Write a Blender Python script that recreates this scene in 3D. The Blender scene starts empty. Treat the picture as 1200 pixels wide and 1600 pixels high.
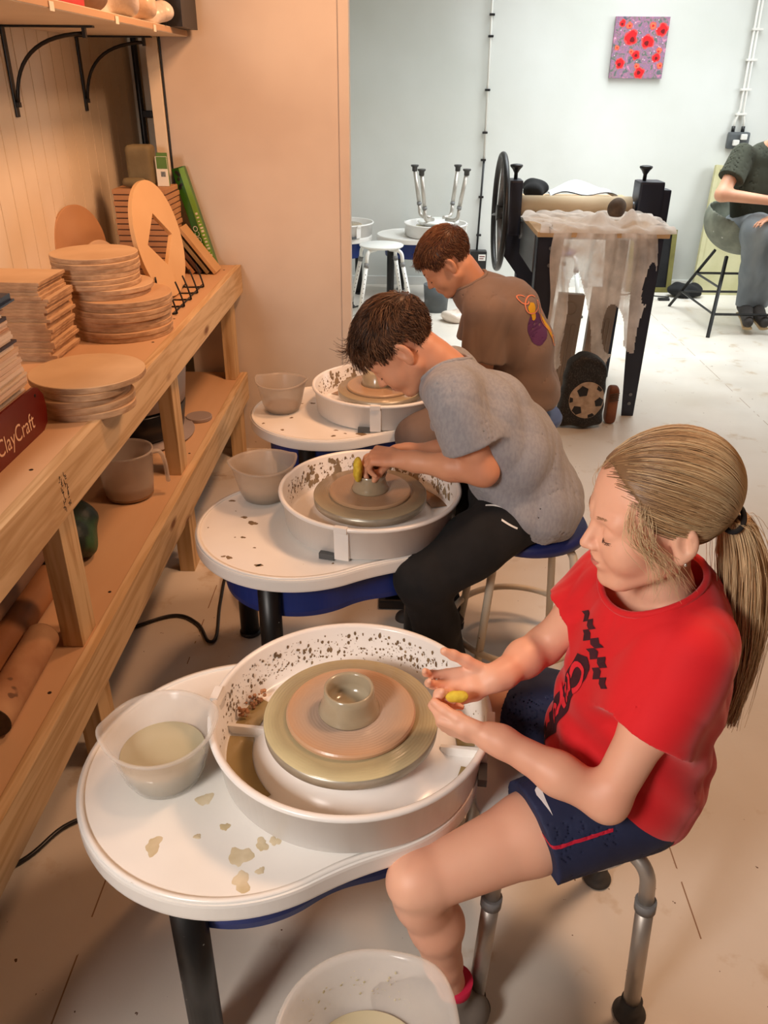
import bpy, bmesh, math, random
import numpy as np
from mathutils import Vector, Matrix, Euler
from mathutils.bvhtree import BVHTree
R = math.radians
PI = math.pi
scn = bpy.context.scene
col = scn.collection
random.seed(7)
rng = np.random.default_rng(7)

# ------------------------------------------------------------ camera
cam_d = bpy.data.cameras.new('camera'); cam = bpy.data.objects.new('camera', cam_d); col.objects.link(cam)
_f = 1257.0
_dn = Vector((-23, -2350, -_f)).normalized(); _up = -_dn
_fw = Vector((35, 672, -_f)); _fw = (_fw - _fw.dot(_up)*_up).normalized()
_rt = _fw.cross(_up)
cam.matrix_world = Matrix.Translation((0, 0, 1.55)) @ Matrix((_rt, _fw, _up)).to_4x4()
cam_d.sensor_fit = 'VERTICAL'; cam_d.sensor_height = 36.0
cam_d.lens = _f/1600.0*36.0
cam_d.clip_start = 0.05
scn.camera = cam

# ------------------------------------------------------------ light
def s2l(c):
    return tuple((x/12.92 if x <= .04045 else ((x+.055)/1.055)**2.4) for x in c)
def hexc(r, g, b): return s2l((r/255, g/255, b/255))
w = bpy.data.worlds.new('world'); scn.world = w; w.use_nodes = True
w.node_tree.nodes['Background'].inputs[0].default_value = (.80, .86, 1.0, 1)
w.node_tree.nodes['Background'].inputs[1].default_value = .0
def area(name, loc, target, size, power, color, sy=None, spread=180):
    l = bpy.data.lights.new(name, 'AREA'); l.shape = 'RECTANGLE'; l.size = size; l.size_y = sy or size
    l.energy = power; l.color = color; l.spread = R(spread)
    o = bpy.data.objects.new(name, l); col.objects.link(o); o.location = loc
    o.rotation_euler = (Vector(target)-Vector(loc)).to_track_quat('-Z', 'Y').to_euler()
    return o
WARM = (1.0, .60, .36)
area('warm_ceiling_lamp', (1.15, 1.7, 2.66), (.45, 1.6, 0), .38, 33, (1.0, .58, .34))
area('partition_warm_fill', (.25, 2.5, 2.6), (-.95, 2.9, 1.1), .3, 15, (1.0, .50, .25), spread=120)  # added warm fill that tints the partition and plank wall
area('warm_front_lamp', (1.5, .4, 2.66), (.7, .9, 0), .5, 3, (1., .60, .36))
area('near_window', (-1.12, -.42, 1.8), (.25, 1.1, .7), .5, 42, (1.0, .92, .86))
area('rear_daylight', (1.6, 5.8, 2.95), (1.4, 5.95, 0), 2.4, 66, (.90, .97, 1.0), 2.0, 115)
area('rear_window', (4.4, 5.5, 1.9), (1.0, 6.5, .9), 1.4, 26, (.92, .98, 1.0), 1.4, 110)
scn.view_settings.view_transform = 'Standard'
scn.view_settings.look = 'None'
scn.view_settings.exposure = 0.0
scn.view_settings.gamma = 1.0
scn.view_settings.use_curve_mapping = False

# ------------------------------------------------------------ materials
MATS = {}
def nt(name):
    m = bpy.data.materials.new(name); m.use_nodes = True
    t = m.node_tree; b = t.nodes['Principled BSDF']; out = t.nodes['Material Output']
    return m, t, b, out
def N(t, kind, **kw):
    n = t.nodes.new(kind)
    for k, v in kw.items():
        if isinstance(k, str) and hasattr(n, k): setattr(n, k, v)
    return n
def mat(name, c, rough=.5, metal=0, var=.0, c2=None, scale=8, bump=0, bscale=60, spec=.5, stretch=(1, 1, 1), sss=0, detail=3, lo=.35, hi=.65,
        spots=None, sheen=0, coat=0, bdist=.002, kind='noise', coord='Object'):
    """base colour c, mottled towards c2 by object-space noise; fine bump; optional spots=(colour, scale, threshold)"""
    m, t, b, out = nt(name)
    L = t.links
    tc = N(t, 'ShaderNodeTexCoord'); mp = N(t, 'ShaderNodeMapping'); L.new(tc.outputs[coord], mp.inputs[0]); mp.inputs['Scale'].default_value = stretch
    cc = s2l([x/255 for x in c])
    b.inputs['Base Color'].default_value = (*cc, 1)
    last = None
    if c2 is not None:
        c2l = s2l([x/255 for x in c2])
        n = N(t, 'ShaderNodeTexNoise'); n.inputs['Scale'].default_value = scale; n.inputs['Detail'].default_value = detail; L.new(mp.outputs[0], n.inputs[0])
        r = N(t, 'ShaderNodeValToRGB'); r.color_ramp.elements[0].position = lo; r.color_ramp.elements[1].position = hi
        r.color_ramp.elements[0].color = (*cc, 1); r.color_ramp.elements[1].color = (*c2l, 1)
        L.new(n.outputs[0], r.inputs[0]); last = r.outputs[0]
    if spots:
        for sp in (spots if isinstance(spots[0], (list, tuple)) and isinstance(spots[0][0], (list, tuple)) else [spots]):
            sc, ss, th = sp[:3]
            n = N(t, 'ShaderNodeTexNoise'); n.inputs['Scale'].default_value = ss; n.inputs['Detail'].default_value = 2
            L.new(mp.outputs[0], n.inputs[0])
            r = N(t, 'ShaderNodeValToRGB'); r.color_ramp.elements[0].position = th; r.color_ramp.elements[1].position = th+.02
            L.new(n.outputs[0], r.inputs[0])
            mx = N(t, 'ShaderNodeMix'); mx.data_type = 'RGBA'
            L.new(r.outputs[0], mx.inputs[0])
            if last: L.new(last, mx.inputs[6])
            else: mx.inputs[6].default_value = (*cc, 1)
            mx.inputs[7].default_value = (*s2l([x/255 for x in sc]), 1)
            last = mx.outputs[2]
    if last: L.new(last, b.inputs['Base Color'])
    b.inputs['Roughness'].default_value = rough; b.inputs['Metallic'].default_value = metal
    b.inputs['Specular IOR Level'].default_value = spec
    if sss:
        b.inputs['Subsurface Weight'].default_value = sss; b.inputs['Subsurface Radius'].default_value = (.012, .005, .003); b.inputs['Subsurface Scale'].default_value = 1.0
    if sheen: b.inputs['Sheen Weight'].default_value = sheen
    if coat: b.inputs['Coat Weight'].default_value = coat; b.inputs['Coat Roughness'].default_value = .15
    if bump:
        n = N(t, 'ShaderNodeTexNoise'); n.inputs['Scale'].default_value = bscale; n.inputs['Detail'].default_value = 4; L.new(mp.outputs[0], n.inputs[0])
        bp = N(t, 'ShaderNodeBump'); bp.inputs['Strength'].default_value = bump; bp.inputs['Distance'].default_value = bdist
        L.new(n.outputs[0], bp.inputs['Height']); L.new(bp.outputs[0], b.inputs['Normal'])
    MATS[name] = m
    return m
def clear_plastic(name, c, mixf, rough=.25):
    """milky see-through plastic: part lets light straight through, part scatters"""
    m, t, b, out = nt(name); L = t.links
    b.inputs['Base Color'].default_value = (*s2l([x/255 for x in c]), 1); b.inputs['Roughness'].default_value = rough
    tr = N(t, 'ShaderNodeBsdfTransparent'); tl = N(t, 'ShaderNodeBsdfTranslucent'); tl.inputs[0].default_value = b.inputs['Base Color'].default_value
    m1 = N(t, 'ShaderNodeMixShader'); m1.inputs[0].default_value = .35; L.new(b.outputs[0], m1.inputs[1]); L.new(tl.outputs[0], m1.inputs[2])
    m2 = N(t, 'ShaderNodeMixShader'); m2.inputs[0].default_value = mixf; L.new(tr.outputs[0], m2.inputs[1]); L.new(m1.outputs[0], m2.inputs[2])
    L.new(m2.outputs[0], out.inputs[0]); MATS[name] = m
    return m
def wood(name, c, c2, axis=1, rough=.6, ring=14, stretch=12, knots=True, c3=None):
    """sawn timber: grain running along axis, warped, with a few knots"""
    m, t, b, out = nt(name); L = t.links
    tc = N(t, 'ShaderNodeTexCoord'); mp = N(t, 'ShaderNodeMapping'); L.new(tc.outputs['Object'], mp.inputs[0])
    s = [stretch]*3; s[axis] = 1.0
    mp.inputs['Scale'].default_value = s
    n = N(t, 'ShaderNodeTexNoise'); n.inputs['Scale'].default_value = 1.3; n.inputs['Detail'].default_value = 4; n.inputs['Distortion'].default_value = .6; L.new(mp.outputs[0], n.inputs[0])
    mu = N(t, 'ShaderNodeMath'); mu.operation = 'MULTIPLY'; mu.inputs[1].default_value = ring; L.new(n.outputs[0], mu.inputs[0])
    fr = N(t, 'ShaderNodeMath'); fr.operation = 'PINGPONG'; fr.inputs[1].default_value = 1.; L.new(mu.outputs[0], fr.inputs[0])
    r = N(t, 'ShaderNodeValToRGB'); r.color_ramp.elements[0].color = (*s2l([x/255 for x in c]), 1); r.color_ramp.elements[1].color = (*s2l([x/255 for x in c2]), 1)
    r.color_ramp.elements[0].position = .2; r.color_ramp.elements[1].position = .95
    L.new(fr.outputs[0], r.inputs[0]); last = r.outputs[0]
    if knots:
        v = N(t, 'ShaderNodeTexVoronoi'); mp2 = N(t, 'ShaderNodeMapping'); s2 = [7]*3; s2[axis] = 2.6; mp2.inputs['Scale'].default_value = s2; L.new(tc.outputs['Object'], mp2.inputs[0]); L.new(mp2.outputs[0], v.inputs[0]); v.inputs['Scale'].default_value = 1
        r2 = N(t, 'ShaderNodeValToRGB'); r2.color_ramp.elements[0].position = .05; r2.color_ramp.elements[1].position = .13
        r2.color_ramp.elements[0].color = (1, 1, 1, 1); r2.color_ramp.elements[1].color = (0, 0, 0, 1)
        L.new(v.outputs['Distance'], r2.inputs[0])
        mx = N(t, 'ShaderNodeMix'); mx.data_type = 'RGBA'; L.new(r2.outputs[0], mx.inputs[0]); L.new(last, mx.inputs[6]); mx.inputs[7].default_value = (*s2l([x/255 for x in (c3 or (120, 78, 45))]), 1)
        last = mx.outputs[2]
    L.new(last, b.inputs['Base Color']); b.inputs['Roughness'].default_value = rough; b.inputs['Specular IOR Level'].default_value = .3
    bp = N(t, 'ShaderNodeBump'); bp.inputs['Strength'].default_value = .2; bp.inputs['Distance'].default_value = .001; L.new(fr.outputs[0], bp.inputs['Height']); L.new(bp.outputs[0], b.inputs['Normal'])
    MATS[name] = m
    return m

# ------------------------------------------------------------ objects and tags
def tag(o, label=None, cat=None, group=None, kind=None):
    if label: o['label'] = label
    if cat: o['category'] = cat
    if group: o['group'] = group
    if kind: o['kind'] = kind
    return o
def thing(name, label, cat, loc=(0, 0, 0), rz=0, group=None):
    o = bpy.data.objects.new(name, None); col.objects.link(o); o.empty_display_size = .05
    o.location = loc; o.rotation_euler = (0, 0, rz)
    return tag(o, label, cat, group)
def copy_tree(o, parent=None):
    c = o.copy(); col.objects.link(c)
    if parent: c.parent = parent
    for ch in list(o.children): copy_tree(ch, c)
    return c
def link(name, me, m, parent=None, smooth=None):
    o = bpy.data.objects.new(name, me); col.objects.link(o)
    if m is not None:
        for mm in (m if isinstance(m, (list, tuple)) else [m]): me.materials.append(MATS[mm] if isinstance(mm, str) else mm)
    if parent: o.parent = parent
    return o
def npmesh(name, V, F, smooth=True):
    me = bpy.data.meshes.new(name); V = np.asarray(V, dtype=np.float64); 
    if isinstance(F, np.ndarray) and F.ndim == 2:
        k = F.shape[1]; nf = len(F)
        me.vertices.add(len(V)); me.vertices.foreach_set('co', V.astype(np.float32).ravel())
        me.loops.add(nf*k); me.loops.foreach_set('vertex_index', F.astype(np.int32).ravel())
        me.polygons.add(nf); me.polygons.foreach_set('loop_start', np.arange(0, nf*k, k, dtype=np.int32))
        me.update(calc_edges=True); me.validate()
    else:
        me.from_pydata([tuple(v) for v in V], [], [tuple(int(i) for i in f) for f in F]); me.update()
    if smooth: me.polygons.foreach_set('use_smooth', np.ones(len(me.polygons), dtype=bool))
    return me
class MB:
    """collects shapes, builds ONE mesh object"""
    def __init__(s): s.v = []; s.f = []; s.sm = []; s.mi = []; s.cur = 0
    def add(s, vs, fs, smooth=False):
        o = len(s.v); s.v += [tuple(v) for v in vs]; s.f += [tuple(i+o for i in f) for f in fs]; s.sm += [smooth]*len(fs); s.mi += [s.cur]*len(fs); return s
    def box(s, x0, x1, y0, y1, z0, z1, bev=0, M=None):
        bm = bmesh.new(); bmesh.ops.create_cube(bm, size=1)
        for v in bm.verts: v.co = Vector(((x0+x1)/2+v.co.x*(x1-x0), (y0+y1)/2+v.co.y*(y1-y0), (z0+z1)/2+v.co.z*(z1-z0)))
        if bev: bmesh.ops.bevel(bm, geom=bm.edges[:], offset=bev, segments=2, profile=.7, affect='EDGES')
        return s.bm(bm, M)
    def bm(s, bm, M=None, smooth=False):
        if M is not None: bmesh.ops.transform(bm, matrix=M, verts=bm.verts)
        bm.verts.index_update()
        s.add([v.co[:] for v in bm.verts], [[v.index for v in f.verts] for f in bm.faces], smooth); bm.free(); return s
    def lathe(s, prof, n=48, c=(0, 0, 0), M=None, closed=False, a0=0, a1=2*PI, smooth=True):
        """prof list of (r,z)"""
        full = abs(a1-a0-2*PI) < 1e-6; m = n if full else n+1
        vs = []; fs = []
        for i in range(m):
            a = a0+(a1-a0)*i/n
            for r, z in prof: vs.append(Vector((c[0]+r*math.cos(a), c[1]+r*math.sin(a), c[2]+z)))
        k = len(prof)
        for i in range(n):
            j = (i+1) % m
            for q in range(k-1 if not closed else k):
                p = (q+1) % k
                fs.append((i*k+q, j*k+q, j*k+p, i*k+p))
        if M is not None: vs = [M @ v for v in vs]
        return s.add(vs, fs, smooth)
    def disc(s, r, z0, z1, c=(0, 0, 0), n=48, bev=.002, M=None):
        b = min(bev, (z1-z0)/2.01)
        prof = [(0.0001, z0), (r-b, z0), (r, z0+b), (r, z1-b), (r-b, z1), (0.0001, z1)]
        # flat faces: separate shading groups by duplicating rings
        s.lathe(prof[:2], n, c, M, smooth=False); s.lathe(prof[1:5], n, c, M, smooth=False); return s.lathe(prof[4:], n, c, M, smooth=False)
    def tube(s, pts, r, n=10, caps=True, smooth=True, flat=None):
        pts = [Vector(p) for p in pts]; k = len(pts); rs = r if isinstance(r, (list, tuple)) else [r]*k
        vs = []; fs = []
        up = None
        for i, p in enumerate(pts):
            d = ((pts[min(i+1, k-1)]-pts[max(i-1, 0)])).normalized()
            if up is None:
                up = Vector((0, 0, 1)) if abs(d.z) < .9 else Vector((0, 1, 0))
            a = d.cross(up).normalized(); up = a.cross(d).normalized()
            for j in range(n):
                t = 2*PI*j/n
                fl = flat if flat else 1
                vs.append(p+a*math.cos(t)*rs[i]+up*math.sin(t)*rs[i]*fl)
        for i in range(k-1):
            for j in range(n):
                q = (j+1) % n
                fs.append((i*n+j, i*n+q, (i+1)*n+q, (i+1)*n+j))
        s.add(vs, fs, smooth)
        if caps:
            o = len(s.v)-len(vs)
            s.f.append(tuple(o+j for j in reversed(range(n)))); s.f.append(tuple(o+(k-1)*n+j for j in range(n))); s.sm += [False]*2; s.mi += [s.cur]*2
        return s
    def prism(s, poly, z0, z1, M=None, bev=0, smooth=False):
        bm = bmesh.new(); vs = [bm.verts.new((x, y, z0)) for x, y in poly]; f = bm.faces.new(vs)
        r = bmesh.ops.extrude_face_region(bm, geom=[f]); 
        for v in r['geom']:
            if isinstance(v, bmesh.types.BMVert): v.co.z = z1
        bmesh.ops.recalc_face_normals(bm, faces=bm.faces)
        if bev:
            es = [e for e in bm.edges if abs(e.verts[0].co.z-e.verts[1].co.z) < 1e-6]
            bmesh.ops.bevel(bm, geom=es, offset=bev, segments=2, profile=.7, affect='EDGES')
        return s.bm(bm, M, smooth)
    def build(s, name, m, parent=None, fixn=True):
        me = bpy.data.meshes.new(name); me.from_pydata(s.v, [], s.f)
        if fixn:
            bm = bmesh.new(); bm.from_mesh(me); bmesh.ops.recalc_face_normals(bm, faces=bm.faces); bm.to_mesh(me); bm.free()
        me.polygons.foreach_set('use_smooth', s.sm); me.polygons.foreach_set('material_index', s.mi); me.update()
        return link(name, me, m, parent)
def arc(p0, p1, c, n=8):
    """quadratic bezier points"""
    p0, p1, c = Vector(p0), Vector(p1), Vector(c)
    return [(1-t)**2*p0+2*t*(1-t)*c+t*t*p1 for t in [i/n for i in range(n+1)]]
def spline(pts, n=8):
    """catmull-rom through points"""
    P = [Vector(p) for p in pts]; P = [P[0]*2-P[1]]+P+[P[-1]*2-P[-2]]; out = []
    for i in range(1, len(P)-2):
        for k in range(n):
            t = k/n; a, b, c, d = P[i-1:i+3]
            out.append(.5*((2*b)+(c-a)*t+(2*a-5*b+4*c-d)*t*t+(3*b-a-3*c+d)*t**3))
    out.append(P[-2]); return out

# ------------------------------------------------------------ smooth surfaces from distance fields
def A(*x): return np.array(x, dtype=np.float64)
def rcone(P, a, b, ra, rb):
    a = np.asarray(a, float); b = np.asarray(b, float); ba = b-a; L = float(ba@ba)+1e-12
    t = np.clip(((P-a)@ba)/L, 0, 1)
    return np.linalg.norm(P-a-t[:, None]*ba, axis=1)-(ra+(rb-ra)*t)
def ell(P, c, r, M=None):
    q = P-np.asarray(c, float)
    if M is not None: q = q@M       # columns of M = local axes
    r = np.asarray(r, float)
    k0 = np.linalg.norm(q/r, axis=1); k1 = np.linalg.norm(q/(r*r), axis=1)+1e-9
    return k0*(k0-1)/k1
def smin(a, b, k):
    h = np.maximum(k-np.abs(a-b), 0)/k
    return np.minimum(a, b)-h*h*k*.25
def smax(a, b, k): return -smin(-a, -b, k)
def chain(P, pts, rs, k=.01):
    d = None
    for i in range(len(pts)-1):
        e = rcone(P, pts[i], pts[i+1], rs[i], rs[i+1]); d = e if d is None else smin(d, e, k)
    return d
def surface(f, lo, hi, h, B=12, slack=1.6):
    """naive surface nets over the zero set of f, sparse blocks"""
    lo = np.asarray(lo, float); hi = np.asarray(hi, float)
    nb = np.ceil((hi-lo)/(h*B)).astype(int); n = nb*B+1
    bc = np.stack(np.meshgrid(*[np.arange(k) for k in nb], indexing='ij'), -1).reshape(-1, 3)
    cen = lo+(bc+.5)*B*h
    d = f(cen); act = np.abs(d) < B*h*.87*slack
    F = np.full(n, 1.0, np.float32)
    for b, dd in zip(bc[~act], d[~act]):
        if dd < 0: s = b*B; F[s[0]:s[0]+B+1, s[1]:s[1]+B+1, s[2]:s[2]+B+1] = -1
    off = np.stack(np.meshgrid(*[np.arange(B+1)]*3, indexing='ij'), -1).reshape(-1, 3)
    ab = bc[act]; CH = 200
    for i in range(0, len(ab), CH):
        blk = ab[i:i+CH]
        idx = (blk[:, None, :]*B+off[None]).reshape(-1, 3)
        F[idx[:, 0], idx[:, 1], idx[:, 2]] = f(lo+idx*h)
    S = F < 0
    c = [S[i:n[0]-1+i, j:n[1]-1+j, k:n[2]-1+k] for i in (0, 1) for j in (0, 1) for k in (0, 1)]
    allb = np.logical_and.reduce(c); anyb = np.logical_or.reduce(c)
    cell = np.argwhere(anyb & ~allb)
    imap = np.full(n-1, -1, np.int32); imap[cell[:, 0], cell[:, 1], cell[:, 2]] = np.arange(len(cell))
    acc = np.zeros((len(cell), 3)); cnt = np.zeros(len(cell))
    cor = np.array([(i, j, k) for i in (0, 1) for j in (0, 1) for k in (0, 1)])
    val = np.stack([F[cell[:, 0]+o[0], cell[:, 1]+o[1], cell[:, 2]+o[2]] for o in cor], 1)
    for a in range(8):
        for b in range(a+1, 8):
            if np.abs(cor[a]-cor[b]).sum() != 1: continue
            va, vb = val[:, a], val[:, b]; m = (va < 0) != (vb < 0)
            t = np.where(m, va/np.where(m, va-vb, 1), 0)
            acc += m[:, None]*(cor[a]+t[:, None]*(cor[b]-cor[a])); cnt += m
    V = lo+(cell+acc/cnt[:, None])*h
    Q = []
    for ax in range(3):
        sl0 = [slice(None)]*3; sl1 = [slice(None)]*3; sl0[ax] = slice(0, n[ax]-1); sl1[ax] = slice(1, n[ax])
        e = np.argwhere(S[tuple(sl0)] != S[tuple(sl1)])
        u, v = [(1, 2), (2, 0), (0, 1)][ax]
        ok = (e[:, u] > 0) & (e[:, v] > 0) & (e[:, u] < n[u]-1) & (e[:, v] < n[v]-1); e = e[ok]
        du = np.zeros(3, int); du[u] = 1; dv = np.zeros(3, int); dv[v] = 1
        q = [e-du-dv, e-dv, e, e-du]
        ids = np.stack([imap[x[:, 0], x[:, 1], x[:, 2]] for x in q], 1)
        neg = S[e[:, 0], e[:, 1], e[:, 2]]
        ids = np.where(neg[:, None], ids, ids[:, ::-1])
        Q.append(ids[(ids >= 0).all(1)])
    return V, np.concatenate(Q)
def field_obj(name, f, lo, hi, h, m, parent=None, relax=1):
    V, F = surface(f, lo, hi, h)
    for _ in range(relax):           # one light smoothing pass
        acc = np.zeros_like(V); c = np.zeros(len(V))
        for a, b in ((0, 1), (1, 2), (2, 3), (3, 0)):
            np.add.at(acc, F[:, a], V[F[:, b]]); np.add.at(acc, F[:, b], V[F[:, a]]); np.add.at(c, F[:, a], 1); np.add.at(c, F[:, b], 1)
        V = V*.5+.5*acc/np.maximum(c, 1)[:, None]
    me = npmesh(name, V, F); return link(name, me, m, parent)
def basis(fwd, up):
    """columns right, forward, up"""
    y = np.asarray(fwd, float); y = y/np.linalg.norm(y); z = np.asarray(up, float); z = z-z@y*y; z /= np.linalg.norm(z); x = np.cross(y, z)
    return np.stack([x, y, z], 1)
def strands(name, paths, r, m, parent=None, sides=3):
    """paths (n,k,3) -> thin tapered tubes in one mesh"""
    P = np.asarray(paths); n, k, _ = P.shape
    T = np.gradient(P, axis=1); T /= np.linalg.norm(T, axis=2, keepdims=True)+1e-9
    up = np.tile(A(.3, .5, .8), (n, k, 1)); a = np.cross(T, up); a /= np.linalg.norm(a, axis=2, keepdims=True)+1e-9; b = np.cross(T, a)
    rr = (r if np.ndim(r) else np.full(n, r))[:, None]*np.interp(np.linspace(0, 1, k), [0, .12, .5, 1], [.35, .9, 1, .35])[None]
    V = np.stack([P+(a*math.cos(2*PI*j/sides)+b*math.sin(2*PI*j/sides))*rr[..., None] for j in range(sides)], 2)   # n,k,s,3
    base = (np.arange(n)*k*sides)[:, None, None]+(np.arange(k-1)*sides)[None, :, None]
    j = np.arange(sides)[None, None]; q = (j+1) % sides
    F = np.stack([base+j, base+q, base+sides+q, base+sides+j], -1).reshape(-1, 4)
    return link(name, npmesh(name, V.reshape(-1, 3), F), m, parent)
def project(V, F, target, direction, off, name, m, parent=None):
    """lay a flat shape onto the surface of target along direction (prints on cloth, marks on things)"""
    bv = BVHTree.FromObject(target, bpy.context.evaluated_depsgraph_get()) if not isinstance(target, BVHTree) else target
    d = Vector(direction).normalized(); out = []
    for v in V:
        hit = bv.ray_cast(Vector(v), d)
        out.append((hit[0]-d*off) if hit[0] is not None else None)
    keep = [f for f in F if all(out[i] is not None for i in f)]
    used = sorted({i for f in keep for i in f}); mp = {i: k for k, i in enumerate(used)}
    me = bpy.data.meshes.new(name); me.from_pydata([out[i] for i in used], [], [[mp[i] for i in f] for f in keep]); me.update()
    return link(name, me, m, parent)
def text_mesh(txt, size, bold=False, sub=.004, spacing=1.0, shear=0):
    """letter outlines as triangulated, evenly cut flat mesh -> V,F in the xy plane, centred"""
    cu = bpy.data.curves.new('t', 'FONT'); cu.body = txt; cu.size = size; cu.align_x = 'CENTER'; cu.align_y = 'CENTER'; cu.space_character = spacing; cu.shear = shear
    cu.resolution_u = 4
    if bold: cu.offset = size*.025
    o = bpy.data.objects.new('t', cu); col.objects.link(o)
    dg = bpy.context.evaluated_depsgraph_get(); me = bpy.data.meshes.new_from_object(o.evaluated_get(dg))
    bm = bmesh.new(); bm.from_mesh(me); bmesh.ops.triangulate(bm, faces=bm.faces)
    for _ in range(4):
        es = [e for e in bm.edges if e.calc_length() > sub]
        if not es: break
        bmesh.ops.subdivide_edges(bm, edges=es, cuts=1); bmesh.ops.triangulate(bm, faces=bm.faces)
    bm.verts.index_update()
    V = [v.co.copy() for v in bm.verts]; F = [[v.index for v in f.verts] for f in bm.faces]; bm.free()
    bpy.data.objects.remove(o); bpy.data.curves.remove(cu); bpy.data.meshes.remove(me)
    return V, F
def poly_mesh(poly, sub=.006):
    bm = bmesh.new(); bm.faces.new([bm.verts.new((x, y, 0)) for x, y in poly]); bmesh.ops.triangulate(bm, faces=bm.faces)
    for _ in range(5):
        es = [e for e in bm.edges if e.calc_length() > sub]
        if not es: break
        bmesh.ops.subdivide_edges(bm, edges=es, cuts=1); bmesh.ops.triangulate(bm, faces=bm.faces)
    bm.verts.index_update(); V = [v.co.copy() for v in bm.verts]; F = [[v.index for v in f.verts] for f in bm.faces]; bm.free(); return V, F

# ------------------------------------------------------------ palette
mat('skirt_white', (226, 226, 222), .6)
mat('wall_white', (224, 226, 222), .75, c2=(214, 216, 210), scale=1.3, bump=.25, bscale=14, bdist=.004, spots=[((196, 190, 178), 9, .77), ((170, 160, 145), 22, .80)])
mat('ceiling_white', (235, 232, 226), .8)
mat('partition_paint', (224, 212, 198), .7, c2=(212, 198, 184), scale=2.2, bump=.3, bscale=9, bdist=.004, spots=[((150, 120, 96), 17, .79)])
mat('plank_paint', (232, 220, 198), .6, c2=(222, 208, 184), scale=3, bump=.1, bscale=12)
mat('black_plastic', (20, 20, 22), .4, c2=(32, 32, 34), scale=10)
mat('black_metal', (22, 21, 22), .38, metal=.3, c2=(38, 36, 34), scale=14)
mat('grey_plastic', (92, 96, 98), .5, c2=(80, 84, 86), scale=9)
mat('white_plastic', (238, 236, 230), .35, c2=(230, 227, 220), scale=3)
mat('raw_edge', (196, 158, 122), .7)
wood('pine', (212, 182, 142), (188, 154, 112), 1, ring=9, stretch=15)
wood('pine_post', (210, 180, 138), (184, 148, 104), 2, ring=8, stretch=14)
wood('pine_dark', (180, 144, 106), (156, 118, 80), 1, ring=7, stretch=10)
mat('plywood', (208, 170, 132), .6, c2=(196, 154, 114), scale=1.6, stretch=(3, .6, 3), bump=.1, bscale=30, spots=[((150, 104, 66), 30, .79)])
mat('mdf', (206, 168, 128), .75, c2=(194, 154, 114), scale=5, bump=.15, bscale=120, bdist=.0006)
mat('mdf_pale', (214, 182, 144), .75, c2=(200, 166, 128), scale=6, bump=.15, bscale=120, bdist=.0006)
mat('mdf_edge', (196, 162, 128), .8, c2=(160, 126, 94), scale=26, stretch=(1, 1, 4), bump=.3, bscale=90, bdist=.001)
mat('screw_dark', (60, 46, 36), .5, metal=.5)

def floor_mat():
    m, t, b, out = nt('floor_paint'); L = t.links
    tc = N(t, 'ShaderNodeTexCoord'); co = tc.outputs['Object']
    def noise(sc, det=3, rough=.5):
        n = N(t, 'ShaderNodeTexNoise'); n.inputs['Scale'].default_value = sc; n.inputs['Detail'].default_value = det; n.inputs['Roughness'].default_value = rough; L.new(co, n.inputs[0]); return n.outputs[0]
    def ramp(src, a, b_, ca=(0, 0, 0), cb=(1, 1, 1)):
        r = N(t, 'ShaderNodeValToRGB'); r.color_ramp.elements[0].position = a; r.color_ramp.elements[1].position = b_; r.color_ramp.elements[0].color = (*ca, 1); r.color_ramp.elements[1].color = (*cb, 1); L.new(src, r.inputs[0]); return r.outputs[0]
    def mix(fac, a, bb):
        mx = N(t, 'ShaderNodeMix'); mx.data_type = 'RGBA'; L.new(fac, mx.inputs[0])
        for i, x in ((6, a), (7, bb)):
            if isinstance(x, tuple): mx.inputs[i].default_value = (*x, 1)
            else: L.new(x, mx.inputs[i])
        return mx.outputs[2]
    def math_(op, a, b_=None):
        n = N(t, 'ShaderNodeMath'); n.operation = op
        for i, x in ((0, a), (1, b_)):
            if x is None: continue
            if isinstance(x, (int, float)): n.inputs[i].default_value = x
            else: L.new(x, n.inputs[i])
        return n.outputs[0]
    c = ramp(noise(1.7, 4), .35, .7, hexc(226, 220, 210), hexc(214, 204, 190))
    # trodden-in clay stains, small crumbs
    c = mix(ramp(noise(5.5, 5, .6), .60, .72), c, hexc(196, 176, 150))
    c = mix(ramp(noise(26, 3), .735, .755), c, hexc(120, 92, 66))
    c = mix(ramp(noise(60, 2), .745, .765), c, hexc(96, 70, 48))
    # sheet seams: running in y at x = .64 + k*1.266, across at y = 1.36, 3.21 ...
    sx = N(t, 'ShaderNodeSeparateXYZ'); L.new(co, sx.inputs[0])
    def seam(val, off, per):
        d = math_('PINGPONG', math_('SUBTRACT', val, off), per/2)
        return math_('LESS_THAN', d, .0016)
    s = math_('MAXIMUM', math_('MULTIPLY', seam(sx.outputs[0], .64, 1.266), math_('GREATER_THAN', noise(7, 2), .45)), math_('MULTIPLY', seam(sx.outputs[1], 1.36, 1.85), math_('GREATER_THAN', noise(6, 2), .60)))
    c = mix(s, c, hexc(150, 120, 94))
    L.new(c, b.inputs['Base Color'])
    rr = ramp(noise(3.1, 3), .35, .65, (.28, .28, .28), (.5, .5, .5)); L.new(rr, b.inputs['Roughness'])
    bp = N(t, 'ShaderNodeBump'); bp.inputs['Strength'].default_value = .25; bp.inputs['Distance'].default_value = .003; L.new(noise(18, 5, .6), bp.inputs['Height']); L.new(bp.outputs[0], b.inputs['Normal'])
    MATS['floor_paint'] = m
floor_mat()

# ------------------------------------------------------------ the room
def struct(name, mb, m): return tag(mb.build(name, m), kind='structure')
struct('floor', MB().box(-1.5, 4.7, -2.2, 7.3, -.06, 0), 'floor_paint')
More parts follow.
